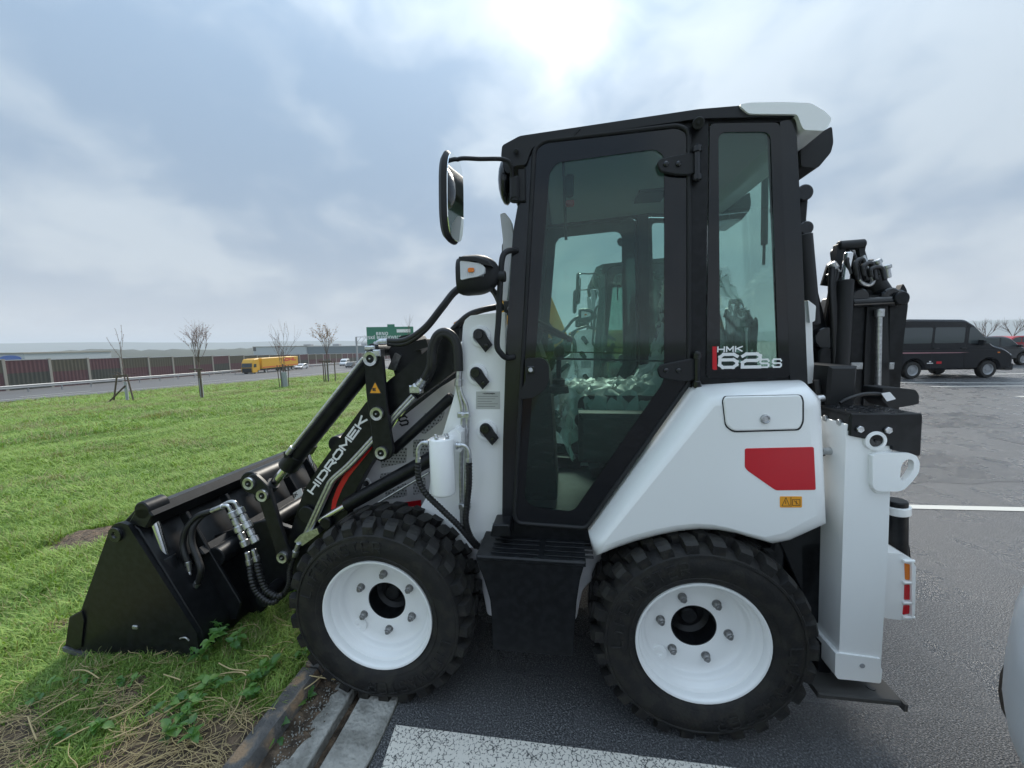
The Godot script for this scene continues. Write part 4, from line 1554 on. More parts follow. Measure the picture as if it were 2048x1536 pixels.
func chassis(t: Node3D) -> void:
	var m := wm()
	m.box(Vector3(-.1, .50, ZM), Vector3(2.1, .26, .74), .02)
	part(m, "chassis", M.black_paint, t)
	for c in [.492, -.768]:
		m = wm()
		m.cyl(Vector3(c, .388, -1.60), Vector3(c, .388, -2.56), .075, .01, 20)
		m.ball(Vector3(c, .388, ZM), Vector3(.17, .16, .17))
		part(m, "axle", M.black_paint, t)
	for far in 2:
		# side frame seen between the wheels
		sp("side_frame", t, M.hood_grey, -1.64, .03, [930, 1080, 1225, 1080, 1215, 1130, 1165, 1180, 1152, 1242, 975, 1232, 965, 1180, 935, 1140], .02, .003, far)
		# step: a bent plate, top tread and skirt
		m = wm(far)
		var y0 := pz(1060, 1118, -1.40).y
		var xa := pz(952, 1118, -1.40).x
		var xb := pz(1172, 1118, -1.40).x
		m.prism(PackedVector2Array([Vector2(xa, y0 - .022), Vector2(xb, y0 - .022), Vector2(xb, y0), Vector2(xa, y0)]), -1.40, .21, .006)
		var stp := part(m, "step", M.black_paint, t)
		m = wm(far)
		for k in 4:
			for j in 2:
				m.rbox(Vector3(lerpf(xa, xb, .35 + .5 * j), y0 + .002, -1.435 - k * .035), Vector3(.19, .004, .016), .0015, .001)
		part(m, "tread_rib", M.black_paint, stp)
		var sk := uvp([952, 1119, 1171, 1122, 1160, 1160, 1153, 1205, 1150, 1250, 1146, 1314, 985, 1300, 984, 1240, 980, 1200, 968, 1160], -1.405, .012)
		m = wm(far)
		m.prism(sk, -1.405, .008, .002)
		part(m, "skirt", M.black_paint, stp)
		sp("step_bracket", t, M.black_paint, -1.47, .1, [985, 1050, 1018, 1050, 1022, 1074, 980, 1074], .008, .004, far)
		m = wm(far)
		m.cyl(pz(991, 1052, -1.50), pz(991, 1046, -1.50), .013, .002, 6)
		part(m, "bolt", M.zinc, t)

func cab(t: Node3D) -> void:
	var Z := -1.55
	var roof_l := [1003, 316, 1005, 294, 1040, 275, 1160, 257, 1395, 222, 1480, 215, 1590, 221, 1592, 236, 1400, 240, 1085, 285, 1064, 300, 1052, 332, 1030, 334, 1018, 350, 1011, 345]
	var m := wm()
	var rp := uvp(roof_l, Z, .01)
	m.prism(rp, Z + .012, 1.084, .02)
	var rf := part(m, "roof", M.black_plastic, t)
	m = wm()
	m.prism(uvp([1472, 216, 1494, 212, 1560, 211, 1614, 213, 1640, 228, 1657, 244, 1643, 268, 1600, 266, 1594, 252, 1588, 235, 1492, 234], Z, .012), Z + .02, 1.10, .025)
	part(m, "roof_cap", M.white_paint, t)
	m = wm()
	var gu := [pz(1150, 260, Z + .016), pz(1163, 256, Z + .016)]
	m.bar(pz(1148, 270, Z + .012), pz(1161, 257, Z + .012), .004, .006)
	part(m, "roof_seam", M.black_gloss, rf)
	# lining under the roof
	m = wm()
	m.prism(uvp([1085, 300, 1400, 256, 1575, 250, 1580, 262, 1400, 268, 1090, 312], -1.62), -1.62, .92, .01)
	part(m, "roof_lining", M.liner, t)
	for far in 2:
		sp("front_pillar", t, M.black_gloss, Z - .002, .07, [1050, 329, 1066, 298, 1046, 700, 1028, 1048, 1026, 1064, 1004, 1064, 1006, 880, 1012, 690, 1026, 464], .004, .006, far)
		sp("centre_pillar", t, M.black_paint, Z, .06, [1378, 260, 1417, 247, 1411, 762, 1380, 770], .003, .004, far)
		sp("rear_pillar", t, M.black_gloss, Z + .002, .09, [1560, 243, 1592, 235, 1604, 480, 1616, 776, 1581, 772], .005, .012, far)
		sp("door_header", t, M.black_paint, Z - .004, .05, [1064, 300, 1360, 252, 1378, 260, 1417, 247, 1560, 244, 1590, 238, 1588, 226, 1400, 230, 1085, 277, 1056, 300], .003, .004, far)
		sp("sill", t, M.black_paint, Z - .008, .1, [1004, 1042, 1034, 1040, 1174, 1052, 1182, 1086, 1000, 1074], .004, .004, far)
		sp("window_sill", t, M.black_paint, Z - .006, .06, [1378, 752, 1590, 748, 1596, 790, 1386, 790], .003, .004, far)
		# door
		var dr := node("door", t)
		var outer := [1069, 298, 1088, 283, 1356, 252, 1377, 264, 1377, 766, 1172, 1055, 1036, 1045, 1029, 1032]
		var inner := [1099, 346, 1113, 326, 1310, 299, 1328, 312, 1328, 762, 1147, 1023, 1064, 1013, 1049, 996]
		m = wm(far)
		m.prism(uvp(outer, Z, .015), Z, .005, .0)
		part(m, "pane", M.pane if far else M.glass, dr)
		m = wm(far)
		m.ring(uvp(outer, Z, .015, 4), uvp(inner, Z, .03, 4), Z + .0035, .0028)
		part(m, "dark_border", M.frit, dr)
		m = wm(far)
		var fr := []
		for q in uvp(outer, Z, .02, 4): fr.append(Vector3(q.x, q.y, Z + .004))
		fr.append(fr[0])
		m.tube(PackedVector3Array(fr), .009, 8)
		part(m, "door_frame", M.black_plastic, dr)
		m = wm(far)
		m.bar(pz(1052, 716, Z - .008), pz(1328, 722, Z - .008), .008, .004)
		part(m, "pane_joint", M.black_gloss, dr)
		# hinges
		for hv in [[329, 0], [742, 1]]:
			var v0: float = hv[0]
			m = wm(far)
			m.prism(uvp([1314, v0 - 4, 1322, v0 - 13, 1382, v0 - 25, 1400, v0 - 25, 1400, v0 + 14, 1380, v0 + 21, 1350, v0 + 20, 1320, v0 + 14], Z + .02, .012), Z + .02, .014, .004)
			var hg := part(m, "hinge", M.black_plastic, dr)
			m = wm(far)
			for bu in [1332, 1357]:
				m.lathe([Vector2(.0105, 0), Vector2(.0095, .004), Vector2(.005, .007), Vector2(0, .0078)], pz(bu, v0 - 1, Z + .02), Vector3(0, 0, 1), 16)
			m.cyl(pz(1394, v0 - 40, Z + .022), pz(1394, v0 + 34, Z + .022), .011, .002, 16)
			m.cyl(pz(1394, v0 - 37, Z + .022), pz(1394, v0 - 24, Z + .022), .016, .002, 16)
			m.cyl(pz(1394, v0 + 20, Z + .022), pz(1394, v0 + 32, Z + .022), .016, .002, 16)
			part(m, "hinge_pin", M.black_gloss, dr)
		# handle
		m = wm(far)
		m.prism(uvp([1050, 716, 1086, 716, 1097, 728, 1098, 760, 1090, 780, 1066, 796, 1038, 798, 1038, 786, 1052, 760, 1050, 740], Z + .03, .014), Z + .03, .03, .008)
		var hd := part(m, "handle", M.black_plastic, dr)
		m = wm(far)
		m.rbox(pz(1061, 740, Z + .033), Vector3(.032, .030, .008), .006, .002)
		part(m, "lock_plate", M.black_gloss, dr)
		m = wm(far)
		m.cyl(pz(1061, 740, Z + .034), pz(1061, 740, Z + .042), .009, .002, 18)
		part(m, "lock", M.zinc, dr)
		# quarter window
		var qw := node("quarter_window", t)
		var qo := [1419, 248, 1559, 246, 1579, 755, 1412, 756]
		var qi := [1436, 265, 1540, 264, 1556, 735, 1440, 735]
		m = wm(far)
		m.prism(uvp(qo, Z, .015), Z, .005, 0.0)
		part(m, "pane", M.pane if far else M.glass, qw)
		m = wm(far)
		m.ring(uvp(qo, Z, .02, 4), uvp(qi, Z, .03, 4), Z + .0035, .0028)
		part(m, "dark_border", M.frit, qw)
		if far == 0:
			m = wm()
			var o := pz(1435.5, 704.5, Z + .0042)
			var ex := (pz(1480, 703.5, Z) - pz(1435, 704.5, Z)); var ey := pz(1435, 693, Z) - pz(1435, 704.5, Z)
			var hh := ey.length()
			letters(m, "HMK", o, ex.normalized(), Vector3.UP, .0225, hh, .0085, .0048)
			o = pz(1439, 738.0, Z + .0042)
			hh = pz(1439, 706, Z).y - o.y
			letters(m, "62", o, ex.normalized(), Vector3.UP, .060, hh, .020, .0115)
			o = pz(1520, 736.0, Z + .0042)
			hh = pz(1516, 717.5, Z).y - o.y
			letters(m, "SS", o, ex.normalized(), Vector3.UP, .029, hh, .0135, .0056)
			part(m, "lettering", M.label_white, qw)
			sp("red_bar", qw, M.red, Z + .0045, .001, [1425, 693, 1433, 693, 1434, 739, 1428, 740, 1425, 738], .0, .0)
		# roof corner bolt and mirror
		m = wm(far)
		m.cyl(pz(1397, 246, Z + .0), pz(1397, 246, Z + .05), .020, .003, 20)
		m.cyl(pz(1397, 246, Z + .05), pz(1397, 246, Z + .054), .006, .001, 12)
		m.cyl(pz(1032, 302, Z), pz(1032, 302, Z + .03), .009, .002, 12)
		part(m, "roof_bolt", M.black_plastic, t)
		mirror_lamp(t, far)
		# rear work lamp
		m = wm(far)
		m.prism(uvp([1602, 266, 1640, 266, 1664, 252, 1667, 285, 1662, 305, 1636, 336, 1602, 333], -1.66, .01), -1.66, .20, .02)
		part(m, "rear_work_lamp", M.black_plastic, t)
		m = wm(far)
		m.ball(pz(1012, 365, -1.62), Vector3(.03, .085, .08))
		part(m, "front_work_lamp", M.black_gloss, t)
	# windscreen and rear window
	for p in [[1014, 690, 1050, 332, "windscreen"], [1604, 760, 1588, 244, "rear_window"]]:
		m = wm()
		var a := pz(p[0], p[1], Z); var b := pz(p[2], p[3], Z)
		var th := Vector3(.005, 0, 0)
		m.prism_at(Transform3D(Basis(Vector3.FORWARD, (b - a).normalized(), Vector3(1, 0, 0)), a), PackedVector2Array([Vector2(.05, 0), Vector2(1.01, 0), Vector2(1.01, a.distance_to(b)), Vector2(.05, a.distance_to(b))]), .0025, .005, 0.0)
		part(m, p[4], M.pane, t)
	# rear wall of the cab below the window, floor
	m = wm()
	var rx := pz(1600, 770, Z).x
	m.box(Vector3(rx - .02, .88, ZM), Vector3(.05, .62, 1.0), .01)
	m.box(Vector3(.3, .64, ZM), Vector3(1.1, .05, 1.0), .01)
	part(m, "cab_floor", M.interior, t)
func mirror_lamp(t: Node3D, far: int) -> void:
	var z := -1.50
	var m := wm(far)
	m.tube(spline(uvz([1034, 395, -1.545, 1025, 360, -1.53, 1022, 332, -1.51, 1008, 319, -1.49, 960, 318, -1.47, 918, 318, -1.455, 902, 335, -1.45, 898, 380, -1.45, 902, 450, -1.45]), 8), .0075, 10)
	part(m, "mirror_arm", M.black_plastic, t)
	m = wm(far)
	m.box(pz(1029, 378, -1.54), Vector3(.034, .085, .04), .008)
	m.box(pz(1044, 372, -1.55), Vector3(.03, .12, .02), .004)
	m.cyl(pz(1030, 404, -1.54), pz(1030, 395, -1.54), .018, .002, 14)
	part(m, "mirror_bracket", M.black_plastic, t)
	# head: rounded shell facing back and out
	var c := pz(911, 398, -1.44)
	var ez := Vector3(.985, -.03, .12).normalized()
	var ey := (Vector3(-.06, 1, 0) - ez * ez.dot(Vector3(-.06, 1, 0))).normalized()
	var ex := ey.cross(ez)
	var out := PackedVector2Array()
	for k in 40:
		var a := TAU * k / 40
		out.append(Vector2(signf(cos(a)) * pow(absf(cos(a)), .7) * .085, signf(sin(a)) * pow(absf(sin(a)), .6) * .158))
	m = wm(far)
	m.prism_at(Transform3D(Basis(ex, ey, ez), c), out, 0.0, .034, .015)
	var h := part(m, "mirror_head", M.black_plastic, t)
	m = wm(far)
	m.prism_at(Transform3D(Basis(ex, ey, ez), c), MB.inset(MB.ccw(out), .010), 0.002, .003, 0.0)
	part(m, "mirror_glass", M.mirror, h)
	# indicator lamp on the grab rail
	var lc := pz(958, 552, -1.50)
	m = wm(far)
	var rows := []
	for i in 13:
		var s := i / 12.0
		var row := PackedVector3Array()
		var hx := lerpf(-.078, .082, s)
		var hgt := .075 * sqrt(maxf(0.0, 1.0 - pow(maxf(s - .42, 0.0) / .60, 2.0)))
		if s < .12: hgt *= .88 + s
		for k in 24:
			var a := TAU * k / 24
			var yy := signf(sin(a)) * pow(absf(sin(a)), .75) * hgt
			row.append(lc + Vector3(hx, yy + .006 * s, signf(cos(a)) * pow(absf(cos(a)), .75) * hgt * .85))
		rows.append(row)
	m.grid(rows, true)
	m.cyl(lc + Vector3(.07, -.005, 0), lc + Vector3(.105, -.005, 0), .022, .004, 14)
	var lamp := part(m, "indicator_lamp", M.black_plastic, t)
	m = wm(far)
	m.prism(uvp([920, 521, 938, 523, 960, 527, 970, 534, 969, 546, 955, 553, 936, 556, 921, 560], -1.425, .006), -1.425, .02, .006)
	for k in 12:
		m.box(pz(922 + k * 4, 539, -1.424), Vector3(.0012, .05, .002), .0003)
	part(m, "lens", M.lens_clear, lamp)
	m = wm(far)
	m.rbox(pz(942, 540, -1.420), Vector3(.024, .016, .004), .006, .001)
	part(m, "bulb_cover", M.lens_amber, lamp)
	m = wm(far)
	m.prism(uvp([917, 513, 950, 514, 975, 522, 984, 532, 972, 530, 950, 522, 919, 520], -1.42, .004), -1.42, .06, .004)
	part(m, "visor", M.black_plastic, lamp)
	m = wm(far)
	m.tube(spline(uvz([1033, 501, -1.55, 1016, 502, -1.52, 1005, 515, -1.505, 1001, 560, -1.5, 997, 640, -1.5, 994, 690, -1.5, 1003, 708, -1.51, 1014, 716, -1.53, 1028, 714, -1.55]), 8), .0115, 12)
	part(m, "grab_rail", M.black_plastic, t)
	sp("exhaust" if far == 1 else "snorkel", t, M.hood_grey, -1.70, .05, [1000, 428, 1010, 425, 1022, 440, 1026, 470, 1014, 600, 1002, 600, 1006, 480], .006, .01, far)

func loader_side(t: Node3D, far: int) -> void:
	var m: MB
	# tower
	var tw := sp("loader_tower", t, M.white_paint, -1.60, .05, [926, 652, 930, 640, 941, 631, 1010, 624, 1012, 800, 1012, 1068, 975, 1066, 950, 1095, 862, 1100, 842, 1014, 858, 985, 868, 900, 886, 866, 906, 800, 920, 745], .006, .005, far)
	sp("tower_back_plate", t, M.white_paint, -1.72, .02, [926, 700, 1010, 640, 1010, 1060, 900, 1060, 880, 900], .006, .004, far)
	for b in [[958, 669, 976, 694], [952, 745, 970, 768], [971, 857, 989, 880]]:
		m = wm(far)
		m.lathe([Vector2(.046, 0), Vector2(.044, .008), Vector2(.030, .010)], pz(b[0] + 3, b[1] + 4, -1.60), Vector3(0, 0, 1), 32)
		part(m, "pivot_boss", M.white_paint, tw)
		m = wm(far)
		var c := pz(b[0], b[1], -1.585); var e := pz(b[2], b[3], -1.585)
		var dv := (e - c).normalized(); var nv := Vector3(-dv.y, dv.x, 0)
		var pl := PackedVector2Array()
		for k in 13:
			var a := PI * k / 12.0
			var q := c + nv * cos(a) * .024 - dv * sin(a) * .024
			pl.append(Vector2(q.x, q.y))
		for q in [e - nv * .021 + dv * .012, e + nv * .021 + dv * .004]:
			pl.append(Vector2(q.x, q.y))
		m.prism(pl, -1.575, .014, .003)
		part(m, "pin_retainer", M.black_plastic, tw)
		m = wm(far)
		m.lathe([Vector2(.019, 0), Vector2(.018, .007), Vector2(.008, .007), Vector2(.007, .004), Vector2(0, .004)], Vector3(c.x, c.y, -1.575), Vector3(0, 0, 1), 22)
		m.lathe([Vector2(.011, 0), Vector2(.009, .006), Vector2(0, .0065)], Vector3(e.x, e.y, -1.575) - dv * .008, Vector3(0, 0, 1), 6)
		part(m, "pin", M.black_gloss, tw)
	if far == 0:
		sp("rating_plate", tw, M.plate_silver, -1.5985, .002, [952, 783, 1000, 783, 1000, 818, 952, 818], 0.0, .0005)
		m = wm()
		letters(m, "HiDROMEK", pz(966, 788.5, -1.598), Vector3.RIGHT, Vector3.UP, .0055, .006, .0018, .0014)
		for k in 5:
			var a := pz(955, 793 + k * 5, -1.598); var b := pz(996 - (k % 3) * 6, 793 + k * 5, -1.598)
			m.quad(a, b, b + Vector3(0, .0014, 0), a + Vector3(0, .0014, 0))
		part(m, "print", M.label_black, tw)
	# lift arm
	var arm_l := [920, 655, 912, 700, 908, 744, 870, 772, 831, 800, 786, 836, 770, 868, 756, 905, 732, 942, 714, 975, 699, 1010, 690, 1045, 672, 1090, 640, 1150, 600, 1168, 574, 1130, 574, 1084, 590, 1034, 608, 980, 640, 930, 700, 848, 731, 806, 778, 760, 840, 712, 896, 664]
	var arm := sp("lift_arm", t, M.black_paint, -1.66, .06, arm_l, .008, .004, far)
	# red stripe on the arm
	sp("red_stripe", arm, M.red, -1.6585, .002, [744, 876, 744, 896, 730, 914, 711, 937, 697, 955, 684, 978, 675, 1000, 668, 1024, 664, 1032, 662, 1019, 665, 1000, 673, 978, 684, 957, 702, 931, 722, 903], .0, .0, far)
	sp("red_stripe", arm, M.red, -1.6585, .002, [826, 800, 806, 818, 792, 834, 780, 834, 790, 822, 810, 804], .0, .0, far)
	if far == 0:
		m = wm()
		var o := pz(627, 989, -1.6583)
		var e := pz(735, 841, -1.6583)
		var ex := (e - o)
		var ey := Vector3(-ex.y, ex.x, 0).normalized()
		var w := ex.length() / 8.95
		letters(m, "HiDROMEK", o, ex.normalized(), ey, w, .0385, w * .262, .0094, -.05)
		part(m, "lettering", M.label_white, arm)
	# bell crank, two plates
	for k in 2:
		sp("bell_crank", t, M.black_paint, -1.605 - k * .10, .022, [742, 697, 756, 701, 765, 715, 772, 790, 780, 860, 787, 900, 782, 916, 766, 922, 750, 915, 746, 900, 738, 830, 732, 790, 727, 716, 731, 703], .012, .004, far)
	for b in [[742.5, 717.5, .033], [755, 827, .031], [764, 905, .029]]:
		boss(t, b[0], b[1], -1.605, b[2], far)
	if far == 0:
		m = wm()
		m.prism(uvp([750, 765, 761, 786, 740, 786], -1.6035, .003), -1.6035, .0015, 0.0)
		var w := part(m, "warning_label", M.orange_label, t)
		m = wm()
		m.prism(uvp([750, 762, 764, 788, 737, 788], -1.6042, .004), -1.6042, .001, 0.0)
		letters(m, "E", pz(746, 782, -1.6030), Vector3.RIGHT, Vector3.UP, .012, .014, .0, .004)
		part(m, "label_print", M.label_black, w)
	# tilt cylinder with its rod and steel pipe
	var a0 := pz(742, 724, -1.655); var a1 := pz(575, 934, -1.655); var a2 := pz(540, 975, -1.655)
	var cy := rod("tilt_cylinder", t, M.black_paint, a0, a1, .041, far)
	rod("cylinder_neck", cy, M.black_paint, a1 + (a0 - a1).normalized() * .09, a1, .045, far)
	rod("piston_rod", cy, M.chrome, a1, a2, .021, far)
	rod("rod_eye", cy, M.black_paint, pz(548, 966, -1.655), pz(520, 995, -1.655), .032, far)
	m = wm(far)
	m.tube(PackedVector3Array(uvz([727, 716, -1.60, 640, 826, -1.60, 580, 902, -1.60])), .0085, 10)
	m.cyl(pz(586, 894, -1.60), pz(575, 908, -1.60), .013, .002, 10)
	part(m, "steel_pipe", M.zinc, cy)
	m = wm(far)
	m.box(pz(578, 908, -1.61), Vector3(.03, .03, .04), .004)
	part(m, "pipe_bracket", M.black_paint, cy)
	# lift cylinder and upper link
	var b0 := pz(962, 862, -1.655); var b1 := pz(694, 1010, -1.655)
	var lc := rod("lift_cylinder", t, M.black_paint, b0, b1, .034, far)
	rod("piston_rod", lc, M.chrome, b1, pz(640, 1040, -1.655), .017, far)
	var ul := wm(far)
	ul.cyl(pz(785, 902, -1.68), pz(905, 792, -1.68), .024, .006, 18)
	ul.cyl(pz(765, 905, -1.655), pz(765, 905, -1.71), .04, .004, 20)
	part(ul, "level_link", M.black_paint, t)
	m = wm(far)
	m.tube(PackedVector3Array(uvz([752, 1008, -1.64, 858, 945, -1.64])), .006, 8)
	part(m, "steel_pipe", M.zinc, lc)
	# hitch lever
	for k in 2:
		sp("hitch_lever", t, M.black_paint, -1.60 - k * .11, .022, [490, 962, 496, 951, 508, 948, 520, 958, 538, 976, 548, 1010, 560, 1050, 572, 1086, 584, 1114, 576, 1128, 562, 1130, 552, 1112, 540, 1070, 526, 1030, 516, 998, 494, 980], .012, .004, far)
	boss(t, 500, 966, -1.60, .030, far)
	boss(t, 527, 990, -1.60, .030, far)
	boss(t, 567, 1113, -1.60, .028, far)
	m = wm(far)
	m.cyl(pz(500, 966, -1.615), pz(500, 966, -1.615) + Vector3(0, 0, -.22), .055, .004, 28)
	part(m, "hitch_tube", M.black_paint, t)
	# lower pin end of the arm
	m = wm(far)
	m.cyl(pz(612, 1030, -1.64), pz(612, 1030, -1.64) + Vector3(0, 0, -.04), .042, .004, 26)
	m.cyl(pz(650, 1048, -1.63), pz(650, 1048, -1.63) + Vector3(0, 0, -.05), .030, .004, 26)
	part(m, "arm_boss", M.black_paint, arm)

func hood(t: Node3D) -> void:
	var m := wm()
	m.prism(uvp([655, 1060, 690, 985, 715, 935, 800, 838, 880, 775, 945, 735, 960, 1060], -1.80, .01), -1.80, .56, .04)
	var h := part(m, "engine_hood", M.hood_grey, t)
	# perforated vents
	for v in [[758, 897, 814, 895, 812, 925, 762, 936], [826, 880, 852, 878, 858, 906, 826, 915], [826, 862, 850, 826, 890, 822, 884, 840, 850, 868], [760, 948, 812, 938, 812, 946, 775, 966, 760, 962], [770, 985, 812, 965, 814, 992, 772, 1000], [826, 962, 850, 955, 852, 985, 826, 990]]:
		sp("vent", h, M.mesh_dark, -1.798, .004, v, .008, .001)
	m = wm()
	letters(m, "S", pz(802, 853, -1.7975), Vector3(.97, .24, 0), Vector3(-.24, .97, 0), .042, .05, 0, .0085)
	part(m, "lettering", M.label_black, h)
	sp("red_line", h, M.red, -1.7975, .002, [800, 1006, 842, 1000, 842, 1012, 800, 1014])
	m = wm()
	m.lathe([Vector2(.030, 0), Vector2(.028, .004), Vector2(.016, .005), Vector2(.014, -.002), Vector2(0, -.002)], pz(732, 967, -1.798), Vector3(0, 0, 1), 24)
	part(m, "lock_cup", M.white_paint, h)
	m = wm()
	m.cyl(pz(732, 967, -1.795), pz(732, 967, -1.785), .014, .002, 18)
	part(m, "lock", M.black_plastic, h)
	# top works between the arms: valve, hose clamps, dark brackets
	m = wm()
	m.prism(uvp([776, 700, 800, 672, 824, 668, 838, 690, 846, 716, 826, 735, 790, 752], -1.74, .01), -1.74, .16, .01)
	m.prism(uvp([822, 684, 852, 677, 856, 694, 826, 702], -1.70, .005), -1.70, .06, .005)
	m.prism(uvp([895, 672, 910, 648, 932, 630, 948, 634, 930, 664, 905, 690], -1.74, .008), -1.74, .1, .008)
	m.cyl(pz(745, 700, -1.64), pz(745, 700, -1.64) + Vector3(0, 0, -.9), .03, .004, 18)
	part(m, "valve_block", M.black_plastic, t)
	sp("label", t, M.orange_label, -1.738, .002, [907, 646, 916, 640, 917, 648, 909, 653])
	m = wm()
	m.prism(uvp([775, 738, 790, 705, 802, 712, 790, 742], -1.73, .004), -1.73, .02, .004)
	part(m, "bracket", M.zinc, t)

func bucket(t: Node3D) -> void:
	var b := node("loader_bucket", t)
	var zn := -1.45
	var zf := 2 * ZM - zn
	var side := [218, 1062, 226, 1049, 241, 1045, 256, 1050, 266, 1068, 393, 1266, 398, 1300, 390, 1324, 368, 1337, 328, 1342, 276, 1338, 214, 1322, 159, 1304, 124, 1296, 131, 1289, 139, 1234, 162, 1221]
	for far in 2:
		sp("side_plate", b, M.black_paint, zn, .02, side, .006, .003, far)
		sp("wear_strip", b, M.worn_steel, zn + .012, .014, [124, 1295, 160, 1306, 214, 1322, 268, 1328, 270, 1336, 212, 1331, 156, 1314, 126, 1303], .002, .003, far)
		sp("side_cutter", b, M.black_paint, zn + .008, .01, [131, 1288, 139, 1235, 163, 1222, 168, 1240, 162, 1296, 150, 1300], .004, .002, far)
		var m := wm(far)
		m.lathe([Vector2(.036, 0), Vector2(.034, .012), Vector2(.016, .012), Vector2(.012, .006), Vector2(0, .006)], pz(234, 1068, zn), Vector3(0, 0, 1), 28)
		part(m, "pivot", M.black_gloss, b)
		m = wm(far)
		var c := pz(271, 1254, zn)
		m.rbox(c, Vector3(.03, .02, .012), .008, .003)
		m.tube(spline([pz(360, 1277, zn + .004), pz(370, 1275, zn + .008), pz(378, 1281, zn + .004)], 4), .004, 6)
		part(m, "stop_lug", M.zinc, b)
	# jaw pivot arm, near and far
	for far in 2:
		var m := wm(far)
		m.prism(uvp([240, 1050, 275, 1012, 300, 1008, 302, 1030, 282, 1060, 270, 1085, 262, 1070], -1.49, .015), -1.49, .04, .006)
		m.cyl(pz(283, 1022, -1.47), pz(283, 1022, -1.47) + Vector3(0, 0, -.10), .042, .005, 26)
		part(m, "jaw_arm", M.black_paint, b)
		var cyl := rod("jaw_cylinder", b, M.black_paint, pz(333, 1114, -1.52), pz(378, 1240, -1.52), .037, far)
		rod("piston_rod", cyl, M.chrome, pz(306, 1032, -1.52), pz(333, 1116, -1.52), .019, far)
	# back wall, top beam, ribs: swept across the width
	var W := zn - .02
	var L := W - (2 * ZM - W)
	var m := wm()
	m.prism(uvp([258, 1056, 268, 1062, 396, 1270, 398, 1310, 380, 1330, 360, 1330, 384, 1300, 380, 1272, 252, 1066], zn), W, L, .004)
	part(m, "back_wall", M.black_paint, b)
	m = wm()
	m.prism(uvp([246, 1050, 262, 1022, 284, 1020, 296, 1036, 282, 1062], zn), W, L, .006)
	part(m, "top_beam", M.black_paint, b)
	m = wm()
	m.prism(uvp([318, 1142, 340, 1128, 352, 1142, 330, 1164], zn), W - .12, L - .24, .006)
	part(m, "cross_beam", M.black_paint, b)
	m = wm()
	m.prism(uvp([124, 1296, 380, 1336, 380, 1344, 124, 1302], zn), W, L, .003)
	part(m, "floor_plate", M.black_paint, b)
	for k in 5:
		m = wm()
		var z := -1.62 - k * .23
		m.prism(uvp([284, 1062, 300, 1056, 420, 1255, 412, 1290, 396, 1290], zn), z, .016, .003)
		part(m, "rib", M.black_paint, b)
	# hitch frame on the back of the bucket
	var f := node("hitch_frame", t)
	for far in 2:
		sp("hitch_plate", f, M.black_paint, -1.75, .03, [400, 1080, 470, 1058, 530, 1040, 590, 1060, 600, 1120, 590, 1180, 545, 1200, 500, 1250, 420, 1268, 395, 1240], .02, .004, far)
	for p in [[470, 1090, .05], [560, 1170, .04], [450, 1230, .045]]:
		m = wm()
		var c := pz(p[0], p[1], -1.75)
		m.cyl(c + Vector3(0, 0, .12), Vector3(c.x, c.y, 2 * ZM - c.z - .12), p[2], .004, 24)
		part(m, "cross_tube", M.black_paint, f)
	m = wm()
	m.prism(uvp([400, 1090, 412, 1080, 430, 1250, 415, 1262], -1.72), -1.70, .76, .005)
	part(m, "hitch_panel", M.black_paint, f)
	sp("white_label", f, M.label_white, -1.735, .003, [586, 986, 602, 976, 606, 990, 590, 1000])
	m = wm()
	letters(m, "EK", pz(588, 996, -1.7345), (pz(606, 982, -1.73) - pz(588, 996, -1.73)).normalized(), Vector3(-.5, .86, 0).normalized(), .012, .016, .004, .004)
	part(m, "lettering", M.label_black, f)

func coupling(parent: Node, a: Vector3, b: Vector3, r: float) -> void:       # hex fittings in a row
	var m := wm()
	var L := a.distance_to(b)
	var pr := [Vector2(0, 0)]
	var n := 5
	for k in n:
		var s0 := L * k / n
		var s1 := L * (k + .82) / n
		var rr: float = r * [1.0, .8, 1.08, .86, 1.0][k]
		pr.append_array([Vector2(rr * .85, s0), Vector2(rr, s0 + .003), Vector2(rr, s1 - .003), Vector2(rr * .85, s1), Vector2(rr * .62, s1), Vector2(rr * .62, L * (k + 1.0) / n)])
	pr.append(Vector2(0, L))
	m.lathe(pr, a, b - a, 12)
	part(m, "coupling", M.zinc, parent)
func fitting(parent: Node, a: Vector3, b: Vector3, r: float) -> void:
	var m := wm()
	m.cyl(a, b, r * .8, .002, 14)
	m.lathe([Vector2(0, 0), Vector2(r, 0.0), Vector2(r * 1.1, .003), Vector2(r * 1.1, a.distance_to(b) * .4), Vector2(r * .8, a.distance_to(b) * .42)], a, b - a, 6)
	part(m, "fitting", M.zinc, parent)
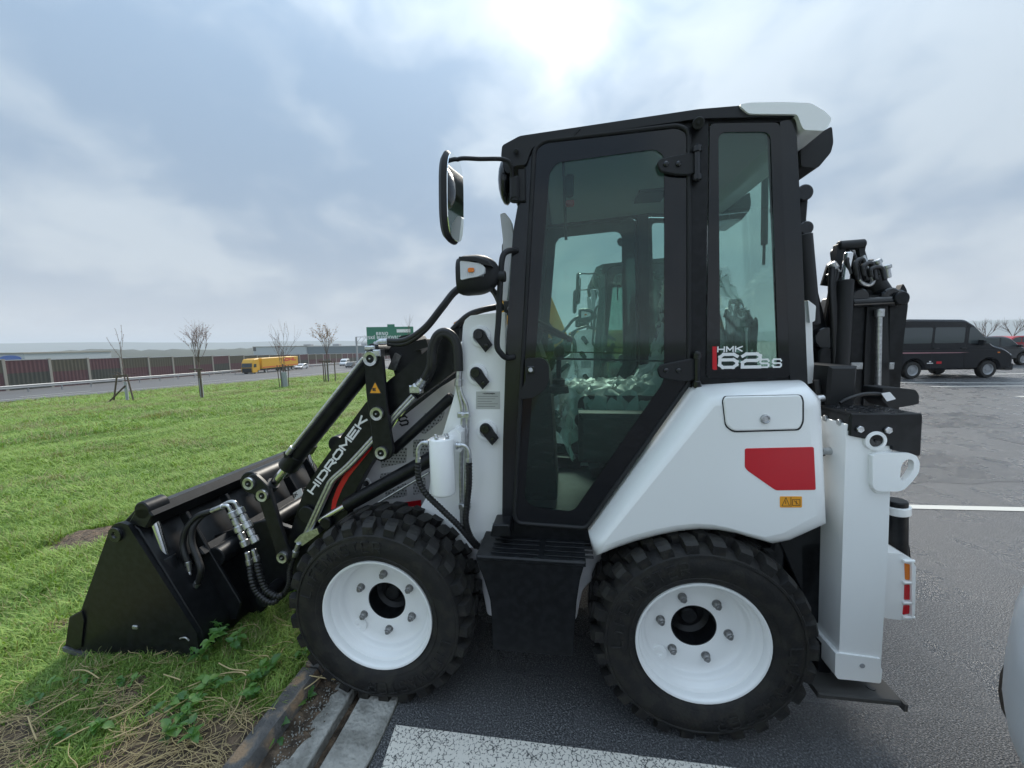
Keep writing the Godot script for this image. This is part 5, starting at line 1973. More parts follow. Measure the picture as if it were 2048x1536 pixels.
func plumbing(t: Node3D) -> void:
	var m: MB
	# oil filter on the tower
	var f := node("oil_filter", t)
	var top := pz(883, 876, -1.47); var bot := pz(884, 988, -1.47)
	m = wm()
	m.lathe([Vector2(0, 0), Vector2(.040, 0), Vector2(.049, .006), Vector2(.0505, .014), Vector2(.0505, top.y - bot.y - .004), Vector2(.048, top.y - bot.y), Vector2(0, top.y - bot.y)], Vector3(top.x, bot.y, -1.47), Vector3.UP, 36, false)
	part(m, "canister", M.white_paint, f)
	m = wm()
	for k in 4:
		var a := TAU * k / 4 + .4
		m.cyl(Vector3(top.x + cos(a) * .03, top.y, -1.47 + sin(a) * .03), Vector3(top.x + cos(a) * .03, top.y + .012, -1.47 + sin(a) * .03), .0085, .002, 6)
	part(m, "bolt", M.zinc, f)
	sp("bracket", f, M.white_paint, -1.50, .10, [895, 866, 912, 858, 922, 866, 922, 905, 905, 900], .006, .004)
	for s in [[836, 925, 837, 893, 858, 886, -1.47], [938, 925, 937, 897, 912, 891, -1.47]]:
		m = wm()
		m.tube(spline([pz(s[0], s[1], s[6]), pz(s[0], s[3] + 6, s[6]), pz(lerpf(s[2], s[4], .35), s[5], s[6]), pz(s[4], s[5], s[6])], 8), .0085, 12)
		part(m, "elbow", M.zinc, f)
		fitting(f, pz(s[0], s[1], s[6]), pz(s[0], s[1] - 22, s[6]), .011)
		fitting(f, pz(s[4], s[5], s[6]), pz(lerpf(s[2], s[4], .55), s[5], s[6]), .014)
	hose("hose", t, M.hose, uvz([836, 925, -1.47, 837, 955, -1.47, 850, 985, -1.47, 885, 1020, -1.48, 918, 1052, -1.50, 940, 1078, -1.53, 952, 1092, -1.56]), .0125, 0, .16)
	hose("hose", t, M.hose, uvz([938, 926, -1.47, 938, 970, -1.48, 934, 1010, -1.49, 932, 1045, -1.50, 942, 1075, -1.53, 958, 1094, -1.56]), .0125, 0, .16)
	# steel pipes down the tower
	for k in 2:
		var o := k * 10.0
		m = wm()
		m.tube(spline(uvz([916 + o * .3, 772, -1.575, 919 + o * .5, 790, -1.575, 924 + o, 815, -1.575, 925 + o, 850, -1.575, 922 + o, 950, -1.575, 924 + o * .6, 1050, -1.575]), 6), .0085, 10)
		part(m, "steel_pipe", M.zinc, t)
	for v in [[928, 830], [930, 1012]]:
		m = wm()
		m.rbox(pz(v[0], v[1], -1.565), Vector3(.052, .024, .026), .004, .003)
		m.cyl(pz(v[0] - 3, v[1], -1.552), pz(v[0] - 3, v[1], -1.542), .006, .001, 6)
		part(m, "pipe_clamp", M.zinc, t)
	fitting(t, pz(917, 772, -1.575), pz(919, 740, -1.575), .017)
	# hose loop from arm to tower
	for k in 2:
		hose("hose", t, M.hose, uvz([848 + k * 5, 758 + k * 5, -1.60 - k * .03, 860 + k * 5, 732, -1.59, 862 + k * 5, 700, -1.585, 872 + k * 4, 672 + k * 4, -1.58, 890, 663 + k * 5, -1.575, 908 - k * 3, 674 + k * 4, -1.575, 917 - k * 4, 700, -1.575, 919 - k * 4, 742, -1.575]), .0165)
	fitting(t, pz(838, 772, -1.60), pz(852, 752, -1.60), .020)
	m = wm()
	m.box(pz(833, 778, -1.61), Vector3(.05, .035, .05), .004)
	m.cyl(pz(826, 770, -1.6), pz(842, 784, -1.6), .016, .002, 6)
	part(m, "pipe_union", M.zinc, t)
	# long pipes along the arm to the hitch
	for k in 2:
		m = wm()
		var dx := k * 7.0
		m.tube(spline(uvz([826 + dx * .6, 790 + dx * .6, -1.635, 760 + dx * .7, 860 + dx * .4, -1.635, 700 + dx * .8, 925 + dx * .3, -1.635, 664 + dx, 958, -1.635, 652 + dx, 978, -1.635, 628 + dx, 1030, -1.635, 606 + dx, 1078, -1.635]), 6), .0105, 10)
		part(m, "steel_pipe", M.zinc, t)
	m = wm()
	m.prism(uvp([588, 1084, 600, 1070, 634, 1056, 638, 1068, 604, 1092], -1.62, .003), -1.62, .04, .004)
	part(m, "pipe_union", M.zinc, t)
	fitting(t, pz(588, 1112, -1.62), pz(598, 1086, -1.62), .015)
	# quick couplings and hoses at the bucket
	coupling(t, pz(492, 1092, -1.62), pz(462, 1020, -1.62), .020)
	coupling(t, pz(512, 1085, -1.62), pz(477, 1014, -1.64), .020)
	m = wm()
	m.tube(spline(uvz([462, 1022, -1.62, 456, 1012, -1.62, 446, 1012, -1.62, 430, 1018, -1.62]), 6), .009, 10)
	m.tube(spline(uvz([476, 1016, -1.64, 470, 1005, -1.64, 458, 1004, -1.64, 440, 1013, -1.64]), 6), .009, 10)
	m.cyl(pz(446, 1013, -1.62), pz(424, 1022, -1.62), .014, .002, 10)
	part(m, "elbow", M.zinc, t)
	hose("hose", t, M.hose, uvz([424, 1022, -1.62, 395, 1032, -1.60, 374, 1056, -1.58, 366, 1085, -1.57, 370, 1110, -1.56, 376, 1122, -1.56]), .014)
	hose("hose", t, M.hose, uvz([428, 1020, -1.64, 404, 1032, -1.62, 386, 1056, -1.59, 384, 1085, -1.575, 396, 1118, -1.56, 402, 1140, -1.55, 396, 1166, -1.55]), .014)
	fitting(t, pz(376, 1122, -1.56), pz(379, 1142, -1.56), .014)
	fitting(t, pz(396, 1162, -1.55), pz(388, 1184, -1.55), .014)
	m = wm()
	m.tube(spline(uvz([379, 1140, -1.56, 380, 1150, -1.555, 374, 1146, -1.55]), 4), .007, 8)
	m.tube(spline(uvz([389, 1182, -1.55, 384, 1192, -1.55, 392, 1204, -1.55, 397, 1218, -1.545]), 6), .008, 8)
	m.cyl(pz(390, 1198, -1.55), pz(398, 1222, -1.545), .013, .002, 8)
	part(m, "elbow", M.zinc, t)
	fitting(t, pz(500, 1130, -1.62), pz(494, 1104, -1.62), .015)
	fitting(t, pz(514, 1122, -1.62), pz(507, 1098, -1.62), .015)
	hose("hose", t, M.hose, uvz([500, 1130, -1.62, 504, 1160, -1.60, 516, 1186, -1.60, 540, 1204, -1.60, 556, 1200, -1.61]), .0145, 0, .16)
	hose("hose", t, M.hose, uvz([514, 1122, -1.62, 520, 1150, -1.61, 532, 1178, -1.61, 552, 1192, -1.61, 566, 1190, -1.62]), .0145, 0, .16)
	hose("hose", t, M.hose, uvz([588, 1112, -1.62, 580, 1140, -1.62, 578, 1168, -1.62, 566, 1190, -1.63, 550, 1200, -1.64]), .0125, 0, .16)
	# hoses over the top to the cab
	for k in 2:
		hose("hose", t, M.hose, uvz([776, 682 + k * 6, -1.66, 812, 680 + k * 7, -1.64, 850, 655 + k * 6, -1.62, 885, 612 + k * 6, -1.62, 912, 580 + k * 5, -1.64, 945, 566 + k * 4, -1.68, 985, 580, -1.74, 1004, 620, -1.80]), .0135 - k * .003)
	m = wm()
	m.tube(spline(uvz([778, 683, -1.66, 760, 683, -1.655, 748, 692, -1.65, 738, 700, -1.64, 732, 712, -1.63]), 6), .0105, 10)
	m.cyl(pz(776, 683, -1.66), pz(758, 684, -1.655), .015, .002, 10)
	m.box(pz(744, 696, -1.64), Vector3(.05, .02, .05), .004)
	m.box(pz(758, 706, -1.62), Vector3(.035, .03, .05), .004)
	part(m, "elbow", M.zinc, t)
	hose("hose", t, M.hose, uvz([905, 660, -1.7, 935, 632, -1.7, 965, 620, -1.72, 1004, 612, -1.8]), .014)
	hose("hose", t, M.hose, uvz([985, 575, -1.54, 992, 590, -1.56, 1000, 610, -1.6]), .007)

# rear mudguard, stabiliser leg
func rear_side(t: Node3D, far: int) -> void:
	var zo := -1.56; var zi := -1.42
	var outer := [1386, 770, 1500, 763, 1594, 759, 1622, 788, 1628, 985, 1630, 1034, 1560, 1064, 1530, 1070, 1495, 1060, 1460, 1050, 1425, 1044, 1390, 1042, 1350, 1046, 1310, 1054, 1265, 1066, 1230, 1078, 1184, 1097, 1176, 1060]
	var inner := [1430, 812, 1500, 806, 1594, 802, 1616, 822, 1632, 980, 1634, 1030, 1566, 1066, 1530, 1074, 1495, 1066, 1460, 1056, 1425, 1049, 1390, 1047, 1350, 1051, 1310, 1059, 1265, 1071, 1230, 1083, 1206, 1092, 1217, 1074]
	var a := uvp(outer, zo); var b := uvp(inner, zi)
	var m := wm(far)
	var rows := []
	var K := 7
	# subdivide so that the rounding shades smoothly
	for k in K + 1:
		var th := PI / 2 * k / K
		var row := PackedVector3Array()
		for i in a.size():
			var q := a[i].lerp(b[i], 1.0 - cos(th))
			row.append(Vector3(q.x, q.y, lerpf(zo, zi, sin(th))))
		rows.append(row)
	m.grid(rows, true)
	var back := PackedVector3Array()
	for q in a: back.append(Vector3(q.x, q.y, zo - .10))
	m.grid([back, rows[0]], true)
	var ix := Geometry2D.triangulate_polygon(b)
	for k in range(0, ix.size(), 3):
		m.tri_n(MB.V(b[ix[k]], zi), MB.V(b[ix[k + 1]], zi), MB.V(b[ix[k + 2]], zi), Vector3.BACK, Vector3.BACK, Vector3.BACK)
	var md := part(m, "mudguard", M.white_paint, t)
	# inner liner of the arch
	sp("arch_liner", t, M.black_plastic, -1.57, .24, [1200, 1060, 1640, 1000, 1650, 1120, 1610, 1200, 1560, 1085, 1480, 1058, 1390, 1044, 1300, 1058, 1215, 1092], .01, .004, far)
	# locker
	sp("locker_gap", md, M.black_plastic, zi + .0015, .003, [1444, 802, 1448, 792, 1603, 789, 1608, 800, 1608, 845, 1600, 861, 1466, 865, 1450, 853], .012, .0, far)
	m = wm(far)
	m.prism(uvp([1447, 801, 1451, 793, 1601, 790, 1605.5, 801, 1605.5, 844, 1598, 858.5, 1467, 862, 1452.5, 851], zi + .008, .014), zi + .008, .0065, .004)
	var lid := part(m, "locker_lid", M.white_paint, md)
	m = wm(far)
	m.lathe([Vector2(.0165, 0), Vector2(.015, .006), Vector2(.012, .007), Vector2(.010, .004), Vector2(0, .004)], pz(1530, 838, zi + .008), Vector3(0, 0, 1), 28)
	m.box(pz(1530, 838, zi + .0125), Vector3(.003, .010, .001), .0002)
	part(m, "locker_lock", M.zinc, lid)
	sp("red_panel", md, M.red, zi + .002, .003, [1490, 899, 1493, 897, 1628, 894, 1632, 980, 1553, 981, 1546, 977, 1496, 942, 1490, 935], .006, .0008, far)
	var lb := sp("warning_label", md, M.orange_label, zi + .0015, .002, [1560, 993, 1604, 993, 1604, 1015, 1560, 1015], .003, .0, far)
	if far == 0:
		m = wm()
		var k0 := zi + .0018
		for q in [[1572, 995, 1579, 1012], [1572, 995, 1564, 1012], [1564, 1012, 1579, 1012], [1571.5, 1001, 1571.5, 1008], [1585, 999, 1600, 999], [1600, 999, 1600, 1011], [1600, 1011, 1585, 1011], [1585, 1011, 1585, 999], [1588, 1001, 1597, 1009], [1592.5, 1001, 1592.5, 1009], [1582, 994, 1582, 1014]]:
			m.bar(pz(q[0], q[1], k0), pz(q[2], q[3], k0), .0016, .0006)
			k0 += .00003
		part(m, "label_print", M.label_black, lb)
	# stabiliser
	var s := node("stabiliser", t)
	m = wm(far)
	m.prism(uvp([1693, 848, 1784, 862, 1783, 900, 1776, 1100, 1765, 1280, 1760, 1367, 1674, 1357, 1673, 1335, 1679, 1290], -1.45, .004), -1.45, .15, .006)
	part(m, "leg", M.white_paint, s)
	sp("foot_collar", s, M.white_paint, -1.443, .16, [1671, 1306, 1762, 1318, 1762, 1334, 1765, 1340, 1762, 1366, 1676, 1358, 1670, 1350], .004, .004, far)
	m = wm(far)
	m.cyl(pz(1724, 1331, -1.444), pz(1724, 1331, -1.444) + Vector3(0, 0, .003), .009, .001, 16)
	part(m, "hole", M.liner, s)
	var pad_y := pz(1720, 1385, -1.45).y
	m = wm(far)
	var x0 := pz(1658, 1385, -1.43).x; var x1 := pz(1802, 1402, -1.43).x
	m.box(Vector3((x0 + x1) / 2 - .02, pad_y - .004, -1.53), Vector3(x1 - x0 + .04, .022, .22), .005)
	m.bar(Vector3(x1, pad_y + .008, -1.42), Vector3(x1, pad_y - .02, -1.42), .012, .03)
	part(m, "foot_pad", M.dusty_black, s)
	m = wm(far)
	m.cyl(Vector3(x1 - .07, pad_y + .006, -1.47), Vector3(x1 - .07, pad_y + .009, -1.47), .014, .001, 18)
	part(m, "pad_hole", M.label_black, s)
	sp("slide_rail", s, M.white_paint, -1.57, .05, [1650, 842, 1668, 846, 1660, 1083, 1648, 1230, 1640, 1230, 1644, 1083], .003, .004, far)
	sp("foot_bracket", s, M.black_paint, -1.52, .06, [1640, 1285, 1658, 1290, 1662, 1355, 1650, 1365, 1636, 1340], .006, .004, far)
	# cover on top
	var cv := wm(far)
	cv.prism(uvp([1703, 829, 1845, 827, 1846, 838, 1842, 912, 1836, 912, 1784, 900, 1783, 892, 1762, 892, 1762, 884, 1700, 872], -1.44, .004), -1.44, .012, .003)
	var ct := part(cv, "top_cover", M.black_paint, s)
	cv = wm(far)
	var ytop := pz(1704, 827, -1.44).y
	var xa := pz(1702, 827, -1.44).x; var xb := pz(1845, 826, -1.44).x
	cv.box(Vector3((xa + xb) / 2, ytop - .006, -1.53), Vector3(xb - xa, .012, .18), .003)
	cv.box(Vector3(xa + .006, ytop - .034, -1.53), Vector3(.012, .056, .17), .003)
	part(cv, "cover_plate", M.black_paint, ct)
	cv = wm(far)
	for q in [[1718, 858], [1774, 860]]:
		cv.cyl(pz(q[0], q[1], -1.44), pz(q[0], q[1], -1.44) + Vector3(0, 0, .01), .0125, .002, 6)
	for q in [-1.485, -1.56]:
		cv.cyl(Vector3(xa, ytop - .04, q), Vector3(xa - .01, ytop - .04, q), .012, .002, 6)
	part(cv, "bolt", M.zinc, ct)
	cv = wm(far)
	for k in 60:
		cv.rbox(Vector3(lerpf(xa + .02, xb - .02, rng.randf()), ytop + .001, -1.45 - rng.randf() * .15), Vector3(.012, .003, .005), .001, .0006)
	part(cv, "tread_stud", M.black_gloss, ct)
	# pin and lifting eye
	m = wm(far)
	m.lathe([Vector2(.034, 0), Vector2(.033, .012), Vector2(.022, .014), Vector2(.021, .006)], pz(1747, 880, -1.45), Vector3(0, 0, 1), 32)
	part(m, "pin_collar", M.white_paint, s)
	m = wm(far)
	m.lathe([Vector2(.021, .004), Vector2(.020, .010), Vector2(.006, .010), Vector2(.005, .014), Vector2(0, .015)], pz(1747, 880, -1.45), Vector3(0, 0, 1), 24)
	part(m, "pin", M.black_gloss, s)
	m = wm(far)
	var lo := uvp([1745, 912, 1751, 907, 1790, 906, 1820, 906, 1834, 912, 1840, 926, 1838, 945, 1826, 962, 1808, 980, 1796, 983, 1756, 983, 1746, 977], -1.43, .008, 2)
	# eye: the plate is built as two halves round its hole
	var hole := uvp([1802, 935, 1806, 925, 1814, 919, 1823, 919, 1828, 925, 1827, 938, 1820, 950, 1811, 961, 1802, 964, 1800, 955], -1.43)
	var hc := Vector2.ZERO
	for q in hole: hc += q / hole.size()
	var ring_o := PackedVector2Array()
	var dense := PackedVector2Array()
	for k in 48:
		var an := TAU * k / 48
		var dir := Vector2(cos(an), sin(an))
		var ho := 99.0; var hi := 0.0
		for w in [[lo, 0], [hole, 1]]:
			var pl: PackedVector2Array = w[0]
			for i in pl.size():
				var p = Geometry2D.segment_intersects_segment(hc, hc + dir * 2.0, pl[i], pl[(i + 1) % pl.size()])
				if p != null:
					if w[1] == 0: ho = minf(ho, hc.distance_to(p))
					else: hi = maxf(hi, hc.distance_to(p))
		ring_o.append(hc + dir * ho)
		dense.append(hc + dir * hi)
	m.ring(ring_o, dense, -1.43, .022)
	part(m, "lifting_eye", M.white_paint, s)
	sp("eye_pad", s, M.white_paint, -1.447, .01, [1737, 915, 1746, 905, 1780, 900, 1778, 990, 1750, 988, 1738, 975], .01, .004, far)
	# tail lamp housing
	m = wm(far)
	m.prism(uvp([1768, 1106, 1804, 1107, 1822, 1116, 1832, 1134, 1830, 1228, 1824, 1240, 1800, 1240, 1768, 1236], -1.50, .006), -1.50, .20, .012)
	var tl := part(m, "tail_lamp_housing", M.white_paint, s)
	for q in [[1810, 1127, 1822, 1130, 1823, 1160, 1811, 1160, "lens_amber"], [1810, 1170, 1822, 1170, 1822, 1200, 1809, 1200, "lens_red"], [1808, 1211, 1820, 1211, 1819, 1228, 1806, 1230, "lens_red"]]:
		sp("tail_lamp", tl, M[q[8]], -1.497, .004, [q[0], q[1], q[2], q[3], q[4], q[5], q[6], q[7]], .003, .001, far)
	m = wm(far)
	m.prism(uvp([1824, 1122, 1832, 1134, 1830, 1228, 1824, 1238], -1.488, .002), -1.488, .012, .003)
	for q in [1122, 1164.5, 1205, 1234]:
		m.bar(pz(1806, q, -1.494), pz(1829, q, -1.494), .009, .012)
	part(m, "lamp_guard", M.white_paint, tl)
	# joint ram at the side
	m = wm(far)
	var jc := pz(1672, 902, -1.53)
	m.cyl(jc + Vector3(.03, 0, 0), jc + Vector3(-.01, 0, 0), .03, .004, 20)
	part(m, "port", M.white_paint, s)
	m = wm(far)
	m.cyl(jc + Vector3(-.01, 0, 0), jc + Vector3(-.05, 0, 0), .015, .002, 14)
	part(m, "fitting", M.zinc, s)
	hose("hose", s, M.hose, [jc + Vector3(-.045, 0, 0), jc + Vector3(-.07, .02, -.01), jc + Vector3(-.06, .05, -.05), jc + Vector3(-.02, .03, -.12)], .009, far)
	hose("hose", s, M.hose, [jc + Vector3(-.04, -.01, 0), jc + Vector3(-.07, -.04, -.01), jc + Vector3(-.07, -.16, -.03), jc + Vector3(-.05, -.35, -.08)], .009, far)
	sp("mount_plate", s, M.black_paint, -1.57, .03, [1602, 1088, 1640, 1085, 1656, 1094, 1656, 1230, 1640, 1250, 1604, 1230], .01, .004, far)
	m = wm(far)
	for v in [1112, 1165, 1218]:
		m.cyl(pz(1650, v, -1.565), pz(1660, v, -1.565), .011, .002, 6)
	part(m, "bolt", M.zinc, s)
	m = wm(far)
	for v in [1114, 1168, 1220]:
		m.box(pz(1661, v, -1.555), Vector3(.016, .045, .03), .003)
	part(m, "clamp", M.white_paint, s)

func backhoe(t: Node3D) -> void:
	var b := node("backhoe_arm", t)
	var m := wm()
	# rear frame across the machine
	var fx := pz(1640, 1000, -1.6).x
	m.box(Vector3(fx + .12, .72, ZM), Vector3(.10, .62, 1.0), .01)
	m.box(Vector3(fx - .02, .55, ZM), Vector3(.16, .5, .8), .01)
	part(m, "rear_frame", M.black_paint, t)
	# swing post and boom behind the cab
	sp("swing_post", b, M.black_paint, -1.93, .26, [1622, 820, 1640, 700, 1652, 690, 1668, 700, 1672, 800, 1664, 900, 1640, 1080, 1616, 1080], .012, .006)
	sp("boom", b, M.black_paint, -1.97, .17, [1604, 372, 1612, 370, 1618, 390, 1614, 440, 1632, 560, 1652, 640, 1660, 680, 1656, 720, 1640, 740, 1612, 740, 1600, 560, 1598, 420], .012, .006)
	m = wm()
	m.cyl(pz(1611, 384, -1.95), pz(1611, 384, -1.95) + Vector3(0, 0, -.24), .035, .004, 20)
	m.cyl(pz(1614, 455, -1.95), pz(1614, 455, -1.95) + Vector3(0, 0, -.24), .03, .004, 20)
	m.cyl(pz(1654, 676, -1.93), pz(1654, 676, -1.93) + Vector3(0, 0, -.26), .05, .004, 20)
	part(m, "boom_pin", M.black_gloss, b)
	rod("boom_cylinder", b, M.black_plastic, pz(1622, 650, -1.90), pz(1606, 470, -1.90), .035)
	sp("white_guard", t, M.white_paint, -1.72, .04, [1607, 606, 1620, 604, 1624, 615, 1626, 700, 1630, 765, 1614, 768], .003, .004)
	sp("latch", t, M.white_paint, -1.70, .03, [1616, 600, 1632, 612, 1630, 642, 1620, 646], .004, .004)
	# folded dipper and crowd ram, seen from its broad side
	var z := -1.98
	sp("dipper_plate", b, M.black_paint, z, .03, [1708, 580, 1724, 578, 1735, 600, 1734, 840, 1688, 840, 1690, 740, 1696, 660], .01, .006)
	sp("dipper_plate", b, M.black_paint, z, .03, [1780, 590, 1796, 588, 1806, 566, 1814, 580, 1816, 612, 1808, 676, 1800, 776, 1797, 840, 1776, 840], .01, .006)
	sp("dipper", b, M.black_paint, z - .035, .16, [1666, 840, 1670, 640, 1690, 590, 1735, 580, 1785, 580, 1800, 640, 1797, 840], .01, .008)
	sp("channel", b, M.black_plastic, z + .01, .05, [1736, 590, 1776, 590, 1780, 840, 1726, 840, 1730, 700], .006, .006)
	m = wm()
	for u in [[1722, 594], [1784, 592], [1798, 596]]:
		m.cyl(pz(u[0], u[1], z + .03), pz(u[0], u[1], z + .03) + Vector3(0, 0, -.10), .038, .006, 24)
	m.cyl(pz(1812, 600, z + .02), pz(1700, 606, z + .02), .022, .004, 18)
	part(m, "pin", M.black_gloss, b)
	rod("steel_pipe", b, M.zinc, pz(1758, 632, z + .03), pz(1755, 812, z + .03), .0115)
	m = wm()
	m.cyl(pz(1759, 618, z + .03), pz(1758, 634, z + .03), .02, .002, 6)
	m.ball(pz(1757, 602, z + .03), Vector3(.008, .008, .008), 10)
	m.box(pz(1713, 732, z + .03), Vector3(.05, .03, .006), .002)
	m.box(pz(1783, 732, z + .03), Vector3(.02, .03, .006), .002)
	part(m, "fitting", M.zinc, b)
	# crowd ram on top
	var r0 := pz(1700, 494, z - .06); var r1 := pz(1722, 530, z - .06); var r2 := pz(1762, 590, z - .06)
	rod("crowd_ram", b, M.black_plastic, r1, r2, .046)
	rod("piston_rod", b, M.chrome, r0, r1, .028)
	m = wm()
	m.prism(uvp([1672, 520, 1675, 488, 1686, 484, 1692, 492, 1690, 560, 1676, 566], z - .01, .006), z - .01, .03, .004)
	m.prism(uvp([1718, 486, 1726, 480, 1732, 492, 1728, 512, 1720, 514], z - .01, .004), z - .01, .03, .004)
	m.cyl(pz(1676, 492, z - .02), pz(1728, 488, z - .02), .022, .004, 16)
	part(m, "ram_head", M.black_plastic, b)
	for q in [[1662, 526, 1690, 568], [1660, 545, 1686, 580], [1752, 520, 1764, 548], [1772, 530, 1776, 556]]:
		m = wm()
		m.cyl(pz(q[0], q[1], z + .02), pz(q[2], q[3], z + .02), .013, .003, 12)
		m.cyl(pz(q[0], q[1], z + .02), pz(lerpf(q[0], q[2], .3), lerpf(q[1], q[3], .3), z + .02), .019, .003, 6)
		part(m, "fitting", M.zinc, b)
	m = wm()
	m.tube(spline(uvz([1726, 512, z + .02, 1736, 540, z + .03, 1746, 560, z + .03, 1738, 570, z + .03, 1720, 562, z + .03, 1712, 530, z + .02]), 6), .009, 10)
	part(m, "steel_pipe", M.zinc, b)
	sp("hose_plate", b, M.black_plastic, z, .012, [1643, 570, 1656, 528, 1666, 520, 1672, 560, 1660, 572], .004, .003)
	for k in 3:
		hose("hose", b, M.hose, uvz([1664 + k * 6, 535 + k * 5, z + .03, 1662 + k * 3, 580, z + .04, 1666 + k * 4, 640, z + .05, 1668 + k * 5, 720, z + .05, 1664 + k * 6, 850, z + .04]), .012)
	sp("dipper_side", b, M.black_paint, z + .005, .03, [1652, 640, 1664, 575, 1690, 540, 1708, 560, 1708, 610, 1694, 660, 1686, 845, 1654, 845], .012, .006)
	rod("bucket_cylinder", b, M.black_plastic, pz(1690, 560, z + .05), pz(1676, 820, z + .05), .032)
	rod("bucket_rod", b, M.chrome, pz(1697, 505, z + .05), pz(1690, 562, z + .05), .017)
	m = wm()
	m.prism(uvp([1672, 500, 1684, 486, 1712, 484, 1730, 492, 1738, 520, 1752, 560, 1740, 590, 1700, 592, 1680, 560], z - .08, .01), z - .08, .05, .006)
	m.cyl(pz(1806, 596, z + .05), pz(1806, 596, z + .05) + Vector3(0, 0, -.2), .03, .004, 18)
	part(m, "linkage", M.black_paint, b)
	for k in 4:
		hose("hose", b, M.hose, uvz([1700 + k * 14, 548 + k * 2, z + .06, 1694 + k * 16, 520 + k * 6, z + .06, 1708 + k * 18, 512 + k * 8, z + .04, 1716 + k * 18, 560, z + .05]), .009)
	sp("side_guard", b, M.hood_grey, z + .02, .01, [1674, 600, 1680, 590, 1688, 640, 1690, 700, 1684, 760, 1682, 830, 1676, 830, 1678, 700], .006, .003)
	# work lamp lying on the stabiliser cover
	m = wm()
	m.prism(uvp([1766, 776, 1800, 776, 1832, 780, 1838, 790, 1838, 808, 1806, 814, 1780, 816, 1764, 800], -1.62, .006), -1.62, .10, .012)
	part(m, "work_lamp", M.black_plastic, t)
	hose("cable", t, M.hose, uvz([1680, 806, -1.58, 1700, 796, -1.58, 1730, 788, -1.60, 1762, 788, -1.62, 1782, 790, -1.615]), .007)
	sp("cable_tag", t, M.label_white, -1.60, .002, [1763, 787, 1780, 784, 1792, 798, 1774, 803], .002, .0)
	# lower stack behind the leg
	m = wm()
	m.cyl(pz(1793, 1000, -1.62), pz(1793, 1130, -1.62), .034, .004, 20)
	m.prism(uvp([1796, 1040, 1812, 1060, 1820, 1100, 1822, 1120, 1790, 1140], -1.70, .006), -1.70, .05, .006)
	part(m, "swing_cylinder", M.black_paint, t)
	rod("cylinder_band", t, M.white_paint, pz(1793, 1010, -1.62), pz(1793, 1026, -1.62), .042)
	# hoses in the gap between mudguard and leg
	for k in 5:
		hose("hose", t, M.hose, uvz([1632 + k * 4, 760 + k * 12, -1.66 - k * .03, 1640 + k * 3, 840, -1.66 - k * .03, 1638 + k * 2, 930, -1.68, 1640 + k, 1030, -1.70, 1630, 1100, -1.75]), .012)
	m = wm()
	m.box(pz(1640, 800, -1.75), Vector3(.10, .3, .25), .01)
	part(m, "valve_block", M.black_plastic, t)
	for v in [798, 866, 900]:
		m = wm()
		m.cyl(pz(1630, v, -1.60), pz(1648, v - 2, -1.60), .014, .003, 8)
		part(m, "fitting", M.zinc, t)

